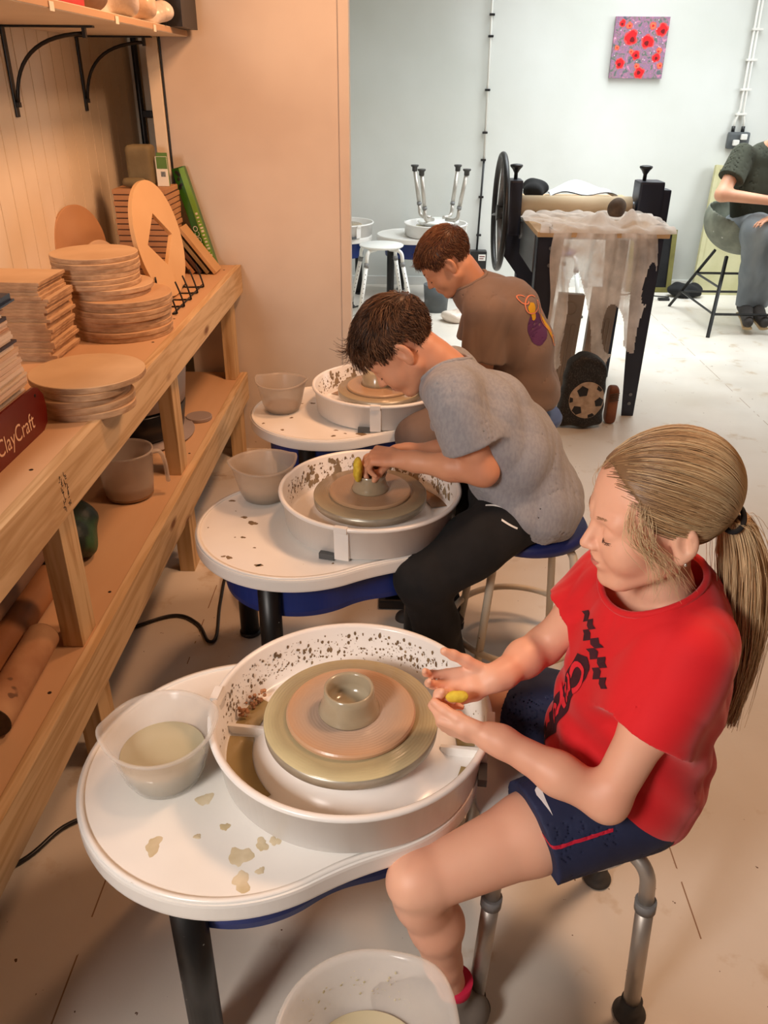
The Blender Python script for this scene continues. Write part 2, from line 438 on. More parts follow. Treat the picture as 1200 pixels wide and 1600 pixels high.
# left wall of upright boards: each board slightly bevelled against the next
b = MB(); y = -2.1
while y < 4.1:
    prof = [(-1.24, y), (-1.24, y+.094), (-1.246, y+.0965), (-1.246, y+.0975), (-1.24, y+.1)]
    b.add([(px, py, z) for z in (0, 2.75) for px, py in prof], [(i, i+1, 5+i+1, 5+i) for i in range(4)]); y += .1
b.box(-1.34, -1.2465, -2.1, 4.1, 0, 2.75)
struct('wall_left', b, 'plank_paint')
struct('wall_recess', MB().box(-1.34, -.3, 4.1, 4.2, 0, 2.75), 'plank_paint')
struct('wall_partition', MB().box(-.94, -.226, 3.52, 3.60, 0, 2.75).box(-.94, -.86, 3.60, 4.1, 0, 2.75), 'partition_paint')
struct('trim_1', MB().box(-.262, -.222, 3.512, 3.608, 0, 2.75, .003), 'partition_paint')
b = MB().box(-.995, -.948, 3.505, 3.53, .86, 2.75, .003)
struct('trim_2', b, 'plank_paint')
b = MB().box(-.944, -.9385, 3.512, 3.5195, .86, 2.3)
struct('gap_shade_strip', b, 'black_plastic')  # black strip standing in for the shaded gap beside the trim
struct('light_block_header', MB().box(-.226, 4.6, 3.52, 3.62, 2.25, 2.75), 'partition_paint')  # unseen header, added to keep warm light out of the rear room
struct('wall_back', MB().box(-1.4, 4.7, 7.1, 7.2, 0, 3.1), 'wall_white')
mat('low_bounce_brown', (110, 88, 70), .8, c2=(96, 76, 60), scale=3)  # brown for unseen near-room surfaces, darkened to cut bounced light
struct('wall_right', MB().box(4.6, 4.7, 3.6, 7.1, 0, 3.1), 'wall_white')
struct('wall_side', MB().box(2.9, 3.0, -2.1, 3.52, 0, 2.75), 'low_bounce_brown')
struct('wall_front', MB().box(-1.34, 3.0, -2.2, -2.1, 0, 2.8), 'low_bounce_brown')
struct('wall_rear_left', MB().box(-1.40, -1.30, 4.2, 7.1, 0, 3.1), 'wall_white')
struct('ceiling_near', MB().box(-1.34, 4.7, -2.2, 3.62, 2.75, 2.82), 'low_bounce_brown')
struct('ceiling', MB().box(-1.4, 4.7, 3.62, 7.2, 3.05, 3.12).box(-1.4, 4.7, 3.6, 3.66, 2.75, 3.1), 'ceiling_white')
struct('baseboard_back', MB().box(-1.3, 4.6, 7.085, 7.1, 0, .07, .003), 'skirt_white')

# black conduit down the recessed corner, with a clip
p = thing('conduit', 'black conduit running up the plank wall corner behind the wooden wall shelf', 'conduit', (-1.205, 4.07, 0))
MB().tube([(0, 0, .0), (0, 0, 2.7)], .014).build('pipe', 'black_plastic', p)
MB().box(.006, .05, -.02, .01, 1.395, 1.425, .004).build('clip', 'black_metal', p)

# ------------------------------------------------------------ workbench
bench = thing('workbench', 'long rough pine workbench with a plywood top and a lower shelf along the plank wall', 'workbench', (-.96, 1.9, 0))
BX, BY = -.96, 1.9
def wb(name, mb, m):
    o = mb.build(name, m, bench); o.matrix_parent_inverse = Matrix.Translation((-BX, -BY, 0)); return o
wb('worktop', MB().box(-1.238, -.716, .25, 3.505, .837, .855, .001), 'plywood')
wb('front_rail', MB().box(-.716, -.69, .25, 3.505, .742, .857, .002), 'pine')
wb('back_rail', MB().box(-1.238, -1.20, .25, 3.505, .742, .836, .002), 'pine_dark')
wb('lower_shelf', MB().box(-1.238, -.722, .25, 3.505, .362, .38, .001), 'plywood')
wb('lower_rail', MB().box(-.722, -.695, .25, 3.5, .262, .384, .002), 'pine')
for y in (.45, 1.49, 2.42, 3.40):
    wb('post', MB().box(-.775, -.728, y, y+.085, .3805, .836, .002), 'pine_post')
    wb('foot_post', MB().box(-.775, -.7225, y, y+.085, 0, .3615, .002), 'pine_post')
for y in (1.0, 1.95, 3.40): wb('rear_post', MB().box(-1.236, -1.19, y, y+.085, .3805, .741, .002), 'pine_post')
for x, y in ((-.80, 1.30), (-.74, 1.45), (-.745, 2.35), (-.75, 2.62), (-.742, 3.40)):
    wb('screw', MB().disc(.0045, .8545, .8556, (x, y, 0), 10, .0003), 'screw_dark')
for x, y in ((-.745, 1.33), (-.742, 1.72), (-.745, 2.6)):
    wb('screw', MB().disc(.0045, .3795, .3806, (x, y, 0), 10, .0003), 'screw_dark')
# burned-in timber stamp on the rail: small dark strokes
b = MB(); rs = random.Random(3)
for cx in range(2):
    for k in range(5):
        yy = 1.46+cx*.022; zz = .765+k*.016
        for q in range(4):
            dy, dz = rs.uniform(-.007, .007), rs.uniform(-.006, .006); b.box(-.6899, -.6896, yy+dy-.0035, yy+dy+.0035, zz+dz-.0009, zz+dz+.0009) if q % 2 else b.box(-.6899, -.6896, yy+dy-.0009, yy+dy+.0009, zz+dz-.005, zz+dz+.005)
wb('timber_stamp', b, 'screw_dark')

# ------------------------------------------------------------ wall shelf above
sh = thing('wall_shelf', 'pale board shelf on black curved brackets high on the plank wall', 'shelf', (-1.03, 2.6, 1.693))
def ws(name, mb, m):
    o = mb.build(name, m, sh); o.matrix_parent_inverse = Matrix.Translation((1.03, -2.6, -1.693)); return o
ws('board', MB().box(-1.239, -.83, 1.2, 3.5, 1.693, 1.714, .002), 'plank_paint')
ws('board_edge', MB().box(-.8305, -.8285, 1.2, 3.5, 1.695, 1.712), 'raw_edge')
for y in (2.83, 3.46):
    q = MB().box(-1.239, -1.233, y-.012, y+.012, 1.44, 1.692, .002).box(-1.239, -.955, y-.012, y+.012, 1.687, 1.6925, .001)
    q.tube(arc((-1.228, y, 1.475), (-.985, y, 1.672), (-1.215, y, 1.665), 14), .006, 8)
    q.box(-.99, -.98, y-.008, y+.008, 1.66, 1.69).box(-1.236, -1.222, y-.008, y+.008, 1.468, 1.482)
    ws('bracket', q, 'black_metal')
mat('tag_white', (236, 226, 208), .5)
for y in (2.18, 2.66, 3.05):
    o = MB().box(-.8275, -.8255, y-.014, y+.014, 1.688, 1.708, .001).build('price_clip', 'tag_white'); tag(o, ['small square white clip on the wall shelf edge, nearest the photo left side', 'small white clip in the middle of the wall shelf edge', 'small square white clip on the wall shelf edge beside the black crate'][(2.18, 2.66, 3.05).index(y)], 'clip')
# things on the wall shelf
mat('bag_film', (226, 200, 176), .3, c2=(214, 180, 150), scale=9, bump=.6, bscale=30, bdist=.01)
mat('bag_pale', (238, 226, 214), .3, c2=(220, 200, 184), scale=7, bump=.6, bscale=26, bdist=.01)
mat('brown_cloth', (150, 116, 92), .8, c2=(120, 92, 72), scale=12, bump=.4)
mat('red_plastic', (190, 34, 30), .4)
def lump(name, label, cat, c, r, m, seed, h=.008, amp=.018, sq=2.0):
    rg = np.random.default_rng(seed); ph = rg.uniform(0, 6, (6, 3)); fr = rg.uniform(14, 46, (6, 3))
    def f(P):
        q = P-np.asarray(c)
        d = ell(P, c, r)
        for i in range(6): d = d+amp*.35*np.sin((q*fr[i]+ph[i]).sum(1))*(.5+.5*np.sin(q[:, i % 3]*30+i))
        return smax(d, c[2]-r[2]*.8-P[:, 2], .006)
    R_ = np.asarray(r)+amp*1.3
    o = field_obj(name, f, np.asarray(c)-R_, np.asarray(c)+R_, h, m, relax=0); tag(o, label, cat)
    return o
z0 = 1.714
for nm, lb, ct, c, r, m, sd in [
    ('folded_cloth', 'crumpled brown cloth on the wall shelf, leftmost of the bundles', 'cloth', (-.95, 2.62, .05), (.11, .10, .055), 'brown_cloth', 1),
    ('plastic_bag', 'whitish clear plastic bag slumped on the wall shelf left of the peach bag', 'bag', (-.925, 2.85, .06), (.10, .075, .07), 'bag_pale', 2),
    ('plastic_bag', 'peach coloured rope-like bundle in film on the wall shelf beside the white bags', 'bag', (-.92, 3.045, .055), (.10, .065, .065), 'bag_film', 3),
    ('plastic_bag', 'white plastic bag drooping at the wall shelf edge next to the black crate', 'bag', (-.885, 3.175, .035), (.09, .05, .04), 'bag_pale', 4)]:
    lump(nm, lb, ct, (c[0], c[1], z0+r[2]*.8), r, m, sd, .007)
tag(MB().box(-.93, -.85, 2.30, 2.48, z0, z0+.06, .008).build('plastic_box', 'red_plastic'), 'small red plastic box just in view on the wall shelf', 'box')
cr = thing('storage_crate', 'shiny black plastic crate at the far end of the wall shelf', 'crate', (-.93, 3.36, z0))
b = MB(); b.box(-.155, .145, -.1, .13, .0, .006); b.box(-.155, .145, -.1, -.094, .006, .22).box(-.155, .145, .124, .13, .006, .22).box(-.155, -.149, -.094, .124, .006, .22).box(.139, .145, -.094, .124, .006, .22)
b.build('tray', 'black_plastic', cr)
b = MB()
for k in range(4): b.box(-.13+.07*k, -.12+.07*k, -.107, -.1005, .0, .2, .002)
b.box(-.16, .15, -.108, -.1005, .2, .222, .002); b.build('rib_and_rim', 'black_plastic', cr)

# ------------------------------------------------------------ boards (batts) stacked on the bench: each one a thing
def disc_obj(name, r, t, m): 
    b = MB(); b.disc(r, 0, t, n=56, bev=.0015)
    return b.build(name, m)
def place(o0, used, loc, rz=0, tilt=None):
    o = o0 if not used[0] else copy_tree(o0); used[0] = True
    o.location = loc; o.rotation_euler = (tilt[0] if tilt else 0, tilt[1] if tilt else 0, rz); return o
def setmat_edge(o, face, edge):
    me = o.data; me.materials.clear(); me.materials.append(MATS[face]); me.materials.append(MATS[edge])
    for p in me.polygons: p.material_index = 0 if abs(p.normal.z) > .7 else 1
rs = random.Random(5)
ordn = ['lowest', 'second from bottom', 'third from bottom', 'fourth from bottom', 'fifth from bottom', 'sixth from bottom', 'seventh from bottom', 'eighth from bottom', 'ninth from bottom']
# near stack: one wide disc on four smaller ones
small = disc_obj('round_board', .102, .0165, 'mdf'); setmat_edge(small, 'mdf', 'mdf_edge'); u = [False]
for k in range(4):
    o = place(small, u, (-.752+rs.uniform(-.004, .004), 1.805+rs.uniform(-.004, .004), .8555+k*.0167), rs.uniform(0, 6)); o.scale = (1, 1.12, 1)
    tag(o, 'small round wooden board under the widest low disc, '+['lowest', 'second from bottom', 'third from bottom', 'topmost small one'][k], 'board', 'small round boards under the wide disc')
o = disc_obj('round_board', .134, .015, 'mdf_pale'); setmat_edge(o, 'mdf_pale', 'mdf_edge'); o.location = (-.748, 1.835, .9226)
tag(o, 'wide round wooden board lying on the short stack nearest the book box', 'board')
# far low stack and the tall stack on it
lowd = disc_obj('round_board', .148, .0145, 'mdf'); setmat_edge(lowd, 'mdf', 'mdf_edge'); u = [False]
for k in range(8):
    o = place(lowd, u, (-.866+rs.uniform(-.006, .006), 2.475+rs.uniform(-.006, .006), .8555+k*.0148), rs.uniform(0, 6))
    tag(o, 'wide round board, lower half of tall round stack, '+ordn[k], 'board', 'wide round boards at the foot of the tall stack')
hid = disc_obj('round_board', .128, .0145, 'mdf_pale'); setmat_edge(hid, 'mdf_pale', 'mdf_edge'); u = [False]
for k in range(8):
    dx = -.045 if k > 1 else -.02
    o = place(hid, u, (-.88+dx+rs.uniform(-.006, .006), 2.475+rs.uniform(-.006, .006), .974+k*.0148), rs.uniform(0, 6))
    tag(o, 'smaller round board, upper half of tall round stack, '+ordn[k]+' of them', 'board', 'round boards in the upper half of the tall stack')
# square boards
b = MB().box(-.125, .125, -.09, .09, 0, .0088, .0008); sq = b.build('square_board', 'mdf'); setmat_edge(sq, 'mdf_pale', 'mdf_edge'); u = [False]
for k in range(24):
    sh_ = .006*math.sin(k*1.7)+(.012 if k in (17, 18) else 0)-(.012 if k > 18 else 0)
    o = place(sq, u, (-1.085+sh_+rs.uniform(-.004, .004), 2.235+rs.uniform(-.005, .005), .8555+k*.009), rs.uniform(-.03, .03))
    tag(o, 'square board in the tall square stack, '+('layer %d up from the bench' % (k+1) if 0 < k < 23 else ('the lowest' if k == 0 else 'the topmost')), 'board', 'square boards in the tall stack')

# ------------------------------------------------------------ box of magazines
mat('box_red', (104, 24, 16), .35, c2=(92, 20, 14), scale=6)
mat('gilt_text', (226, 190, 160), .5)
bx = thing('magazine_box', 'dark red magazine box lettered ClayCraft on the near bench end', 'box', (-.92, 1.4, .8555))
prof = [(-.40, 0), (.255, 0), (.280, .012), (.288, .045), (.283, .075), (.262, .098), (.245, .104), (-.40, .104)]
M = Matrix(((0, 0, 1, 0), (1, 0, 0, 0), (0, 1, 0, 0), (0, 0, 0, 1)))      # (y,z,x) prism
MB().prism(prof, .119, .125, M).prism(prof, -.125, -.119, M).box(-.119, .119, -.4, .262, 0, .004).build('case', 'box_red', bx)
V, F = text_mesh('ClayCraft', .049, sub=.02)
me = bpy.data.meshes.new('lettering'); me.from_pydata([(.1256, .128+v[0]*.92, .040+v[1]*1.05) for v in V], [], F); link('lettering', me, 'gilt_text', bx)
MB().tube([(.1245, .243, .086), (.1262, .243, .086)], .0035, 10).build('rivet', 'black_metal', bx)
mags = [(232, 206, 186), (224, 190, 160), (240, 222, 206), (206, 160, 130), (214, 180, 150), (60, 48, 60), (236, 214, 190), (196, 150, 118)]
for i, c in enumerate(mags): mat('magazine_%d' % i, c, .5, c2=tuple(int(x*.8) for x in c), scale=30, stretch=(1, .3, 10))
mat('cover_navy', (30, 34, 58), .3)
rs = random.Random(11); z = .8600; k = 0
base_m = MB().box(-.10, .10, -.15, 0, 0, 1, .0).build('magazine', 'magazine_0')
first = [True]
while z < 1.135:
    t = rs.choice([.0045, .006, .0075, .009])
    if first[0]: o = base_m; first[0] = False
    else: o = base_m.copy(); o.data = base_m.data.copy(); col.objects.link(o)
    o.data.materials.clear(); o.data.materials.append(MATS['magazine_%d' % rs.choice([0, 0, 1, 2, 3, 4, 6, 6, 7, 2, 5])])
    o.scale = (1, 2.2, t-.0006); yend = 1.655-max(0, z-.95)*.30+rs.uniform(-.008, .008)
    o.location = (-.92+rs.uniform(-.003, .003)+.016*(z > .965), yend, z); z += t; k += 1
    lab = 'magazine in the ClayCraft stack, layer %d up from the bench' % k
    tag(o, lab, 'magazine', 'magazines stacked in the red box')
o = MB().box(-.10, .11, -.33, 0, 0, .004).box(-.10, .105, -.33, -.004, .004, .016).build('magazine', ['cover_navy']); o.data.materials.append(MATS['magazine_2'])
o.location = (-.90, 1.63, z+.013); o.rotation_euler = (R(1.5), 0, 0); tag(o, 'navy covered magazine lying on top of the ClayCraft stack', 'magazine', 'magazines stacked in the red box')

# ------------------------------------------------------------ leaning discs, diamond board, dark stack
def lean_disc(name, label, r, t, m, c, nrm, hole=None):
    n = Vector(nrm).normalized(); q = n.to_track_quat('Z', 'Y'); Mx = q.to_matrix().to_4x4()
    b = MB()
    if not hole:
        b.disc(r, -t/2, t/2, n=56, M=Mx)
    else:
        # ring face between circle and a four-cornered hole
        n_ = 64; out = [(r*math.cos(2*PI*i/n_), r*math.sin(2*PI*i/n_)) for i in range(n_)]
        hx, hy, cx = hole; inn = []
        for i in range(n_):
            a = 2*PI*i/n_; ca, sa = math.cos(a), math.sin(a); s = 1/(abs(ca)/hx+abs(sa)/hy); inn.append((cx+ca*s, sa*s))
        vs = [Mx @ Vector((x, y, z)) for z in (-t/2, t/2) for L_ in (out, inn) for x, y in L_]; fs = []
        for i in range(n_):
            j = (i+1) % n_; o_, i_, o2, i2 = 0, n_, 2*n_, 3*n_
            fs += [(o_+i, o_+j, i_+j, i_+i), (o2+i, i2+i, i2+j, o2+j), (o_+i, o2+i, o2+j, o_+j), (i_+i, i_+j, i2+j, i2+i)]
        b.add(vs, fs)
    o = b.build(name, m); o.location = c; return tag(o, label, 'board')
mat('board_brown', (186, 142, 100), .7, c2=(170, 124, 84), scale=4, bump=.1)
mat('board_dark', (96, 66, 48), .75, c2=(70, 48, 36), scale=10)
mat('board_tan', (224, 184, 134), .65, c2=(214, 172, 122), scale=3)
lean_disc('round_board', 'brown round board leaning on the plank wall behind the tall round stack', .145, .012, 'board_brown', (-1.198, 3.08, 1.0005), (1, -.30, .14))
lean_disc('round_board', 'small round board peeping out beside the brown disc leaning on the wall', .085, .012, 'mdf_pale', (-1.12, 3.06, .9415), (1, -.5, .22))
lean_disc('round_board', 'round board with a diamond shaped hole standing in the wire rack', .196, .014, 'board_tan', (-.862, 2.93, 1.053), (1, -.10, .20), hole=(.115, .088, 0.0))
rs = random.Random(9); u = [False]
blk = MB().box(-.1, .1, -.1, .1, 0, .0165, .0015).build('square_board', 'board_brown'); z = .8555
dk = MB().box(-.098, .098, -.098, .098, 0, .004, .0005).build('gap_shade', 'board_dark'); u2 = [False]  # dark sheets painted in for the shade between the thick boards
for k in range(16):
    o = place(blk, u, (-.995+rs.uniform(-.003, .003), 3.30+rs.uniform(-.003, .003), z), rs.uniform(-.02, .02)); z += .0167
    tag(o, 'thick brown square board behind the diamond-hole disc, layer %d up from the bench' % (k+1), 'board', 'thick square boards behind the diamond disc')
    if k < 15:
        o = place(dk, u2, (-.995, 3.30, z), 0); z += .0042
        tag(o, 'thin dark sheet standing for the shaded gap between brown boards, sheet %d from below' % (k+1), 'board', 'dark sheets for the shaded gaps between thick boards')
ztop = z
mat('olive_cloth', (128, 116, 84), .7, c2=(108, 96, 66), scale=9, bump=.3)
def olive(P):
    c = A(-1.01, 3.33, ztop+.072); q = np.abs(P-c)-A(.034, .03, .06)
    d = np.linalg.norm(np.maximum(q, 0), axis=1)+np.minimum(q.max(1), 0)-.014
    return smin(d, rcone(P, (-1.05, 3.25, ztop+.02), (-.99, 3.24, ztop+.02), .017, .018), .02)
tag(field_obj('pouch', olive, (-1.07, 3.19, ztop-.02), (-.92, 3.38, ztop+.16), .005, 'olive_cloth'), 'olive pouch on top of the thick brown boards in the corner', 'pouch')
mat('card_green', (92, 132, 44), .45, c2=(70, 112, 30), scale=8)
mat('pack_green', (66, 124, 34), .35, c2=(26, 84, 22), scale=5)
mat('pack_light_green', (120, 170, 60), .4)
mat('print_white', (232, 230, 214), .5)
mat('print_dark', (40, 40, 36), .5)
bk = thing('booklet', 'pale booklet with a green cover and barcode beside the olive pouch', 'book', (-.93, 3.315, ztop+.001))
MB().box(-.022, .022, -.002, .004, 0, .105, .001).build('pages', 'print_white', bk)
MB().box(-.018, .024, .0045, .007, .0, .118, .001).box(-.018, .022, -.0026, -.0022, .062, .104).build('cover', 'card_green', bk)
b = MB()
for i in range(6): b.box(-.004+i*.003, -.0025+i*.003, -.0030, -.0023, .034, .052)
b.build('barcode', 'print_dark', bk)
pk = thing('packet', 'long green packet with white lettering leaning on the partition wall', 'packet', (-.775, 3.452, .857))
Mt = Matrix.Rotation(R(-15.5), 4, 'Y') @ Matrix.Rotation(R(-3), 4, 'X')
MB().box(-.05, .0, -.02, .02, 0, .405, .003, Mt).build('carton', 'pack_green', pk)
MB().box(-.0205, .001, -.0212, -.0195, 0.004, .40, .0, Mt).build('light_stripe', 'pack_light_green', pk)
V, F = text_mesh('COCO', .030, sub=.05)
me = bpy.data.meshes.new('lettering'); me.from_pydata([Mt @ Vector((-.034-v[1]*.9, -.0215, .135+v[0])) for v in V], [], F); link('lettering', me, 'print_white', pk)
b = MB(); rs = random.Random(2)
for i in range(13): b.box(-.015, -.005+rs.uniform(-.002, .003), -.0222, -.0213, .05+i*.014, .05+i*.014+rs.uniform(.004, .009), 0, Mt)
b.build('small_print', 'print_white', pk)
b = MB(); 
for i in range(7): b.disc(.0065, 0, .0006, (0, 0, 0), 10, .0002, Mt @ Matrix.Translation((-.036+rs.uniform(-.008, .012), -.0208, .36+rs.uniform(-.03, .03))) @ Matrix.Rotation(R(90), 4, 'X'))
b.build('picture', 'print_dark', pk)
mat('panel_olive', (150, 134, 100), .7, c2=(126, 108, 76), scale=6)
mat('panel_tan', (196, 158, 112), .7)
for k, (xb, m, L_, lb) in enumerate([(-.752, 'panel_tan', .215, 'tan edged panel leaning in front of the green packet, lowest to the right'), (-.782, 'panel_olive', .22, 'olive panel leaning beside the green packet, second from the right'),
                                     (-.812, 'board_dark', .20, 'dark brown panel leaning beside the green packet, third from the right'), (-.840, 'board_brown', .17, 'brown panel leaning nearest the thick boards')]):
    o = MB().box(-.014, 0, -.05, .05, 0, L_, .001, Matrix.Rotation(R(-37), 4, 'Y')).build('panel', m); o.location = (xb, 3.355, .8645); tag(o, lb, 'board')

# wire rack: base rods with upright loops
rk = thing('wire_rack', 'black wire rack with upright prongs holding the diamond-hole disc', 'rack', (-.80, 2.86, .8555))
b = MB()
for x in (-.03, .035): b.tube([(x, -.19, .004), (x, .24, .004)], .003, 8)
b.build('base_rod', 'black_metal', rk)
for i, y in enumerate((-.19, -.09, .01, .11, .21)):
    pts = spline([(.045, y, .004), (-.03, y, .004), (-.038, y+.004, .04), (-.044, y+.008, .10)], 5)
    MB().tube(pts, .003, 8).tube(spline([(.045, y, .004), (.048, y-.002, .01), (.036, y+.004, .05), (.022, y+.01, .085)], 5), .003, 8).build('prong', 'black_metal', rk)

# ------------------------------------------------------------ lower shelf contents
mat('roller_grey', (150, 116, 92), .75, c2=(126, 94, 72), scale=5, bump=.3, bscale=24, stretch=(2, .5, 2))
mat('roller_warm', (176, 122, 76), .7, c2=(150, 96, 56), scale=6, bump=.3, bscale=30, stretch=(2, .6, 2))
mat('roller_pale', (192, 150, 112), .8, c2=(156, 108, 74), scale=8, bump=.5, bscale=40, spots=[((110, 76, 52), 16, .70)])
mat('roller_end', (96, 78, 60), .8, c2=(70, 56, 44), scale=30)
def roller(label, a, b_, r, m):
    a, b_ = Vector(a), Vector(b_); t = thing('wooden_roller', label, 'roller', a, 0, 'worn wooden rollers on the lower shelf'); d = b_-a; n = d.normalized()
    MB().tube([n*.0015, d-n*.0015], r, 28, caps=False).build('barrel', m, t)
    for q0, q1 in ((Vector((0, 0, 0)), n*.004), (d-n*.004, d)): MB().tube([q0, q1], r*.985, 28).build('end_grain', 'roller_end', t)
roller('stained pale wooden roller nearest the lower shelf front edge', (-.80, 1.195, .418), (-.812, 1.478, .418), .0375, 'roller_pale')
roller('orange-brown wooden roller second from the lower shelf front edge', (-.882, 1.12, .420), (-.895, 1.72, .420), .039, 'roller_warm')
roller('grey wooden roller resting on top of the second and third rollers', (-.925, 1.20, .489), (-.932, 1.74, .489), .041, 'roller_grey')
roller('dark grey wooden roller lying furthest back on the lower shelf', (-.975, 1.15, .421), (-.985, 1.76, .421), .040, 'roller_grey')
roller('brown-grey roller half hidden under the bench rail, topmost at the back', (-1.012, 1.15, .491), (-1.018, 1.82, .491), .038, 'roller_grey')
mat('bag_green_black', (26, 40, 30), .5, c2=(50, 84, 50), scale=7, bump=.6, bscale=20, bdist=.01, lo=.5, hi=.6)
lump('plastic_sack', 'crumpled black and green sack behind the rollers on the lower shelf', 'sack', (-.93, 1.90, .447), (.115, .10, .085), 'bag_green_black', 8, .008)
# measuring jug
clear_plastic('jug_plastic', (226, 216, 206), .55)
mat('slip_grey', (176, 164, 142), .25, c2=(160, 146, 124), scale=9)
mat('slip_brown', (150, 116, 84), .25, c2=(128, 96, 66), scale=9)
mat('slip_cream', (192, 184, 156), .12, c2=(176, 166, 134), scale=5)
jg = thing('measuring_jug', 'cloudy plastic measuring jug with a long handle on the lower shelf', 'jug', (-.855, 2.27, .3805))
MB().lathe([(.001, 0), (.062, 0), (.074, .014), (.0785, .05), (.086, .15), (.0885, .152), (.0885, .158), (.084, .158), (.082, .15), (.075, .05), (.070, .016), (.06, .004), (.001, .004)], 56).build('body', 'jug_plastic', jg)
h = spline([(.084, .0, .15), (.105, .01, .150), (.118, .015, .120), (.122, .018, .045)], 8)
MB().tube([Vector((p[0], p[1], p[2])) for p in h], .011, 12, flat=.6).build('handle', 'jug_plastic', jg)
MB().disc(.0735, .0045, .045, (0, 0, 0), 48, .002).build('slip', 'slip_brown', jg)
# black tub with a grey lid and pale bowl behind the middle post
tb = thing('tub', 'large grey basin stacked on a glittery black tub behind the middle post', 'tub', (-1.0, 2.78, .3805))
mat('glitter_black', (18, 18, 20), .3, spots=[((120, 110, 96), 60, .72)])
mat('basin_grey', (150, 134, 126), .5)
MB().lathe([(.001, .012), (.17, .012), (.19, .03), (.205, .12), (.2, .125), (.001, .125)], 48).build('lower_tub', 'glitter_black', tb)
MB().lathe([(.001, .126), (.19, .126), (.205, .135), (.22, .26), (.214, .262), (.196, .145), (.001, .14)], 48).build('basin', 'basin_grey', tb)
o = MB().lathe([(.001, 0), (.20, 0), (.215, .006), (.215, .010), (.001, .010)], 48).build('tray', 'basin_grey'); o.location = (-.985, 2.77, .3806); tag(o, 'flat pale tray under the black tub on the lower shelf', 'tray')
o = MB().disc(.05, 0, .014, n=36).build('lid', 'basin_grey'); o.location = (-.785, 2.93, .3805); tag(o, 'small round grey lid on the lower shelf beyond the middle post', 'lid')

# ------------------------------------------------------------ potter's wheels
mat('wheel_white', (240, 238, 234), .28, c2=(232, 229, 222), scale=3, spots=[((196, 176, 140), 11, .75), ((176, 158, 128), 34, .77)])
mat('pan_white', (242, 240, 237), .25, c2=(234, 231, 226), scale=3, spots=[((206, 190, 160), 22, .78)])
mat('wheel_blue', (16, 46, 122), .4, c2=(12, 38, 104), scale=4)
mat('leg_black', (14, 14, 15), .4, spots=[((150, 150, 145), 55, .72)])
mat('clay_wet', (176, 164, 140), .18, c2=(160, 146, 120), scale=9, coat=.3)
mat('clay_pink', (194, 160, 132), .35, c2=(184, 146, 116), scale=3)
mat('clay_dry', (168, 146, 116), .7, c2=(140, 120, 92), scale=16, bump=.5, bscale=40)
mat('splash_brown', (134, 112, 82), .6, c2=(112, 90, 64), scale=30)
mat('crumb_orange', (186, 132, 92), .8, c2=(150, 104, 70), scale=40)
mat('alu', (196, 190, 182), .42, metal=.75)
mat('cast_metal', (176, 172, 160), .35, metal=.4, c2=(150, 142, 124), scale=14, stretch=(1, 1, 3))
mat('slip_olive', (168, 148, 104), .14, c2=(150, 130, 88), scale=8)
mat('stain_tan', (222, 208, 180), .35, c2=(196, 178, 140), scale=20)
def ring_mat(name, ca, cb, cc, r0, r1, rough=.25, fr=46):
    """turned surface: concentric rings around the axis, colours ca..cb..cc by radius"""
    m, t, b, out = nt(name); L = t.links
    tc = N(t, 'ShaderNodeTexCoord'); sp = N(t, 'ShaderNodeSeparateXYZ'); L.new(tc.outputs['Object'], sp.inputs[0])
    cm = N(t, 'ShaderNodeCombineXYZ'); L.new(sp.outputs[0], cm.inputs[0]); L.new(sp.outputs[1], cm.inputs[1])
    ln = N(t, 'ShaderNodeVectorMath'); ln.operation = 'LENGTH'; L.new(cm.outputs[0], ln.inputs[0])
    n = N(t, 'ShaderNodeTexNoise'); n.inputs['Scale'].default_value = 9; n.inputs['Detail'].default_value = 4; L.new(tc.outputs['Object'], n.inputs[0])
    mr = N(t, 'ShaderNodeMapRange'); mr.inputs[1].default_value = r0; mr.inputs[2].default_value = r1; L.new(ln.outputs['Value'], mr.inputs[0])
    ad = N(t, 'ShaderNodeMath'); ad.operation = 'MULTIPLY_ADD'; ad.inputs[1].default_value = .5; ad.inputs[2].default_value = -.25; L.new(n.outputs[0], ad.inputs[0])
    a2 = N(t, 'ShaderNodeMath'); a2.operation = 'ADD'; L.new(mr.outputs[0], a2.inputs[0]); L.new(ad.outputs[0], a2.inputs[1])
    r = N(t, 'ShaderNodeValToRGB'); e = r.color_ramp.elements; e[0].color = (*hexc(*ca), 1); e[1].color = (*hexc(*cc), 1); x = e.new(.5); x.color = (*hexc(*cb), 1); L.new(a2.outputs[0], r.inputs[0])
    L.new(r.outputs[0], b.inputs['Base Color']); b.inputs['Roughness'].default_value = rough
    s1 = N(t, 'ShaderNodeMath'); s1.operation = 'MULTIPLY'; s1.inputs[1].default_value = fr*2*PI*4; L.new(ln.outputs['Value'], s1.inputs[0])
    s2 = N(t, 'ShaderNodeMath'); s2.operation = 'SINE'; L.new(s1.outputs[0], s2.inputs[0])
    bp = N(t, 'ShaderNodeBump'); bp.inputs['Strength'].default_value = .12; bp.inputs['Distance'].default_value = .001; L.new(s2.outputs[0], bp.inputs['Height']); L.new(bp.outputs[0], b.inputs['Normal'])
    MATS[name] = m
ring_mat('head_slip', (176, 160, 124), (168, 154, 118), (204, 192, 150), .10, .155, .22)
ring_mat('bat_slip', (178, 160, 146), (182, 158, 138), (196, 156, 122), .05, .114, .3)
ring_mat('head_brown', (166, 146, 116), (160, 140, 112), (172, 156, 126), .10, .155, .22)
ring_mat('bat_brown', (180, 148, 118), (176, 144, 114), (182, 150, 118), .05, .114, .26)

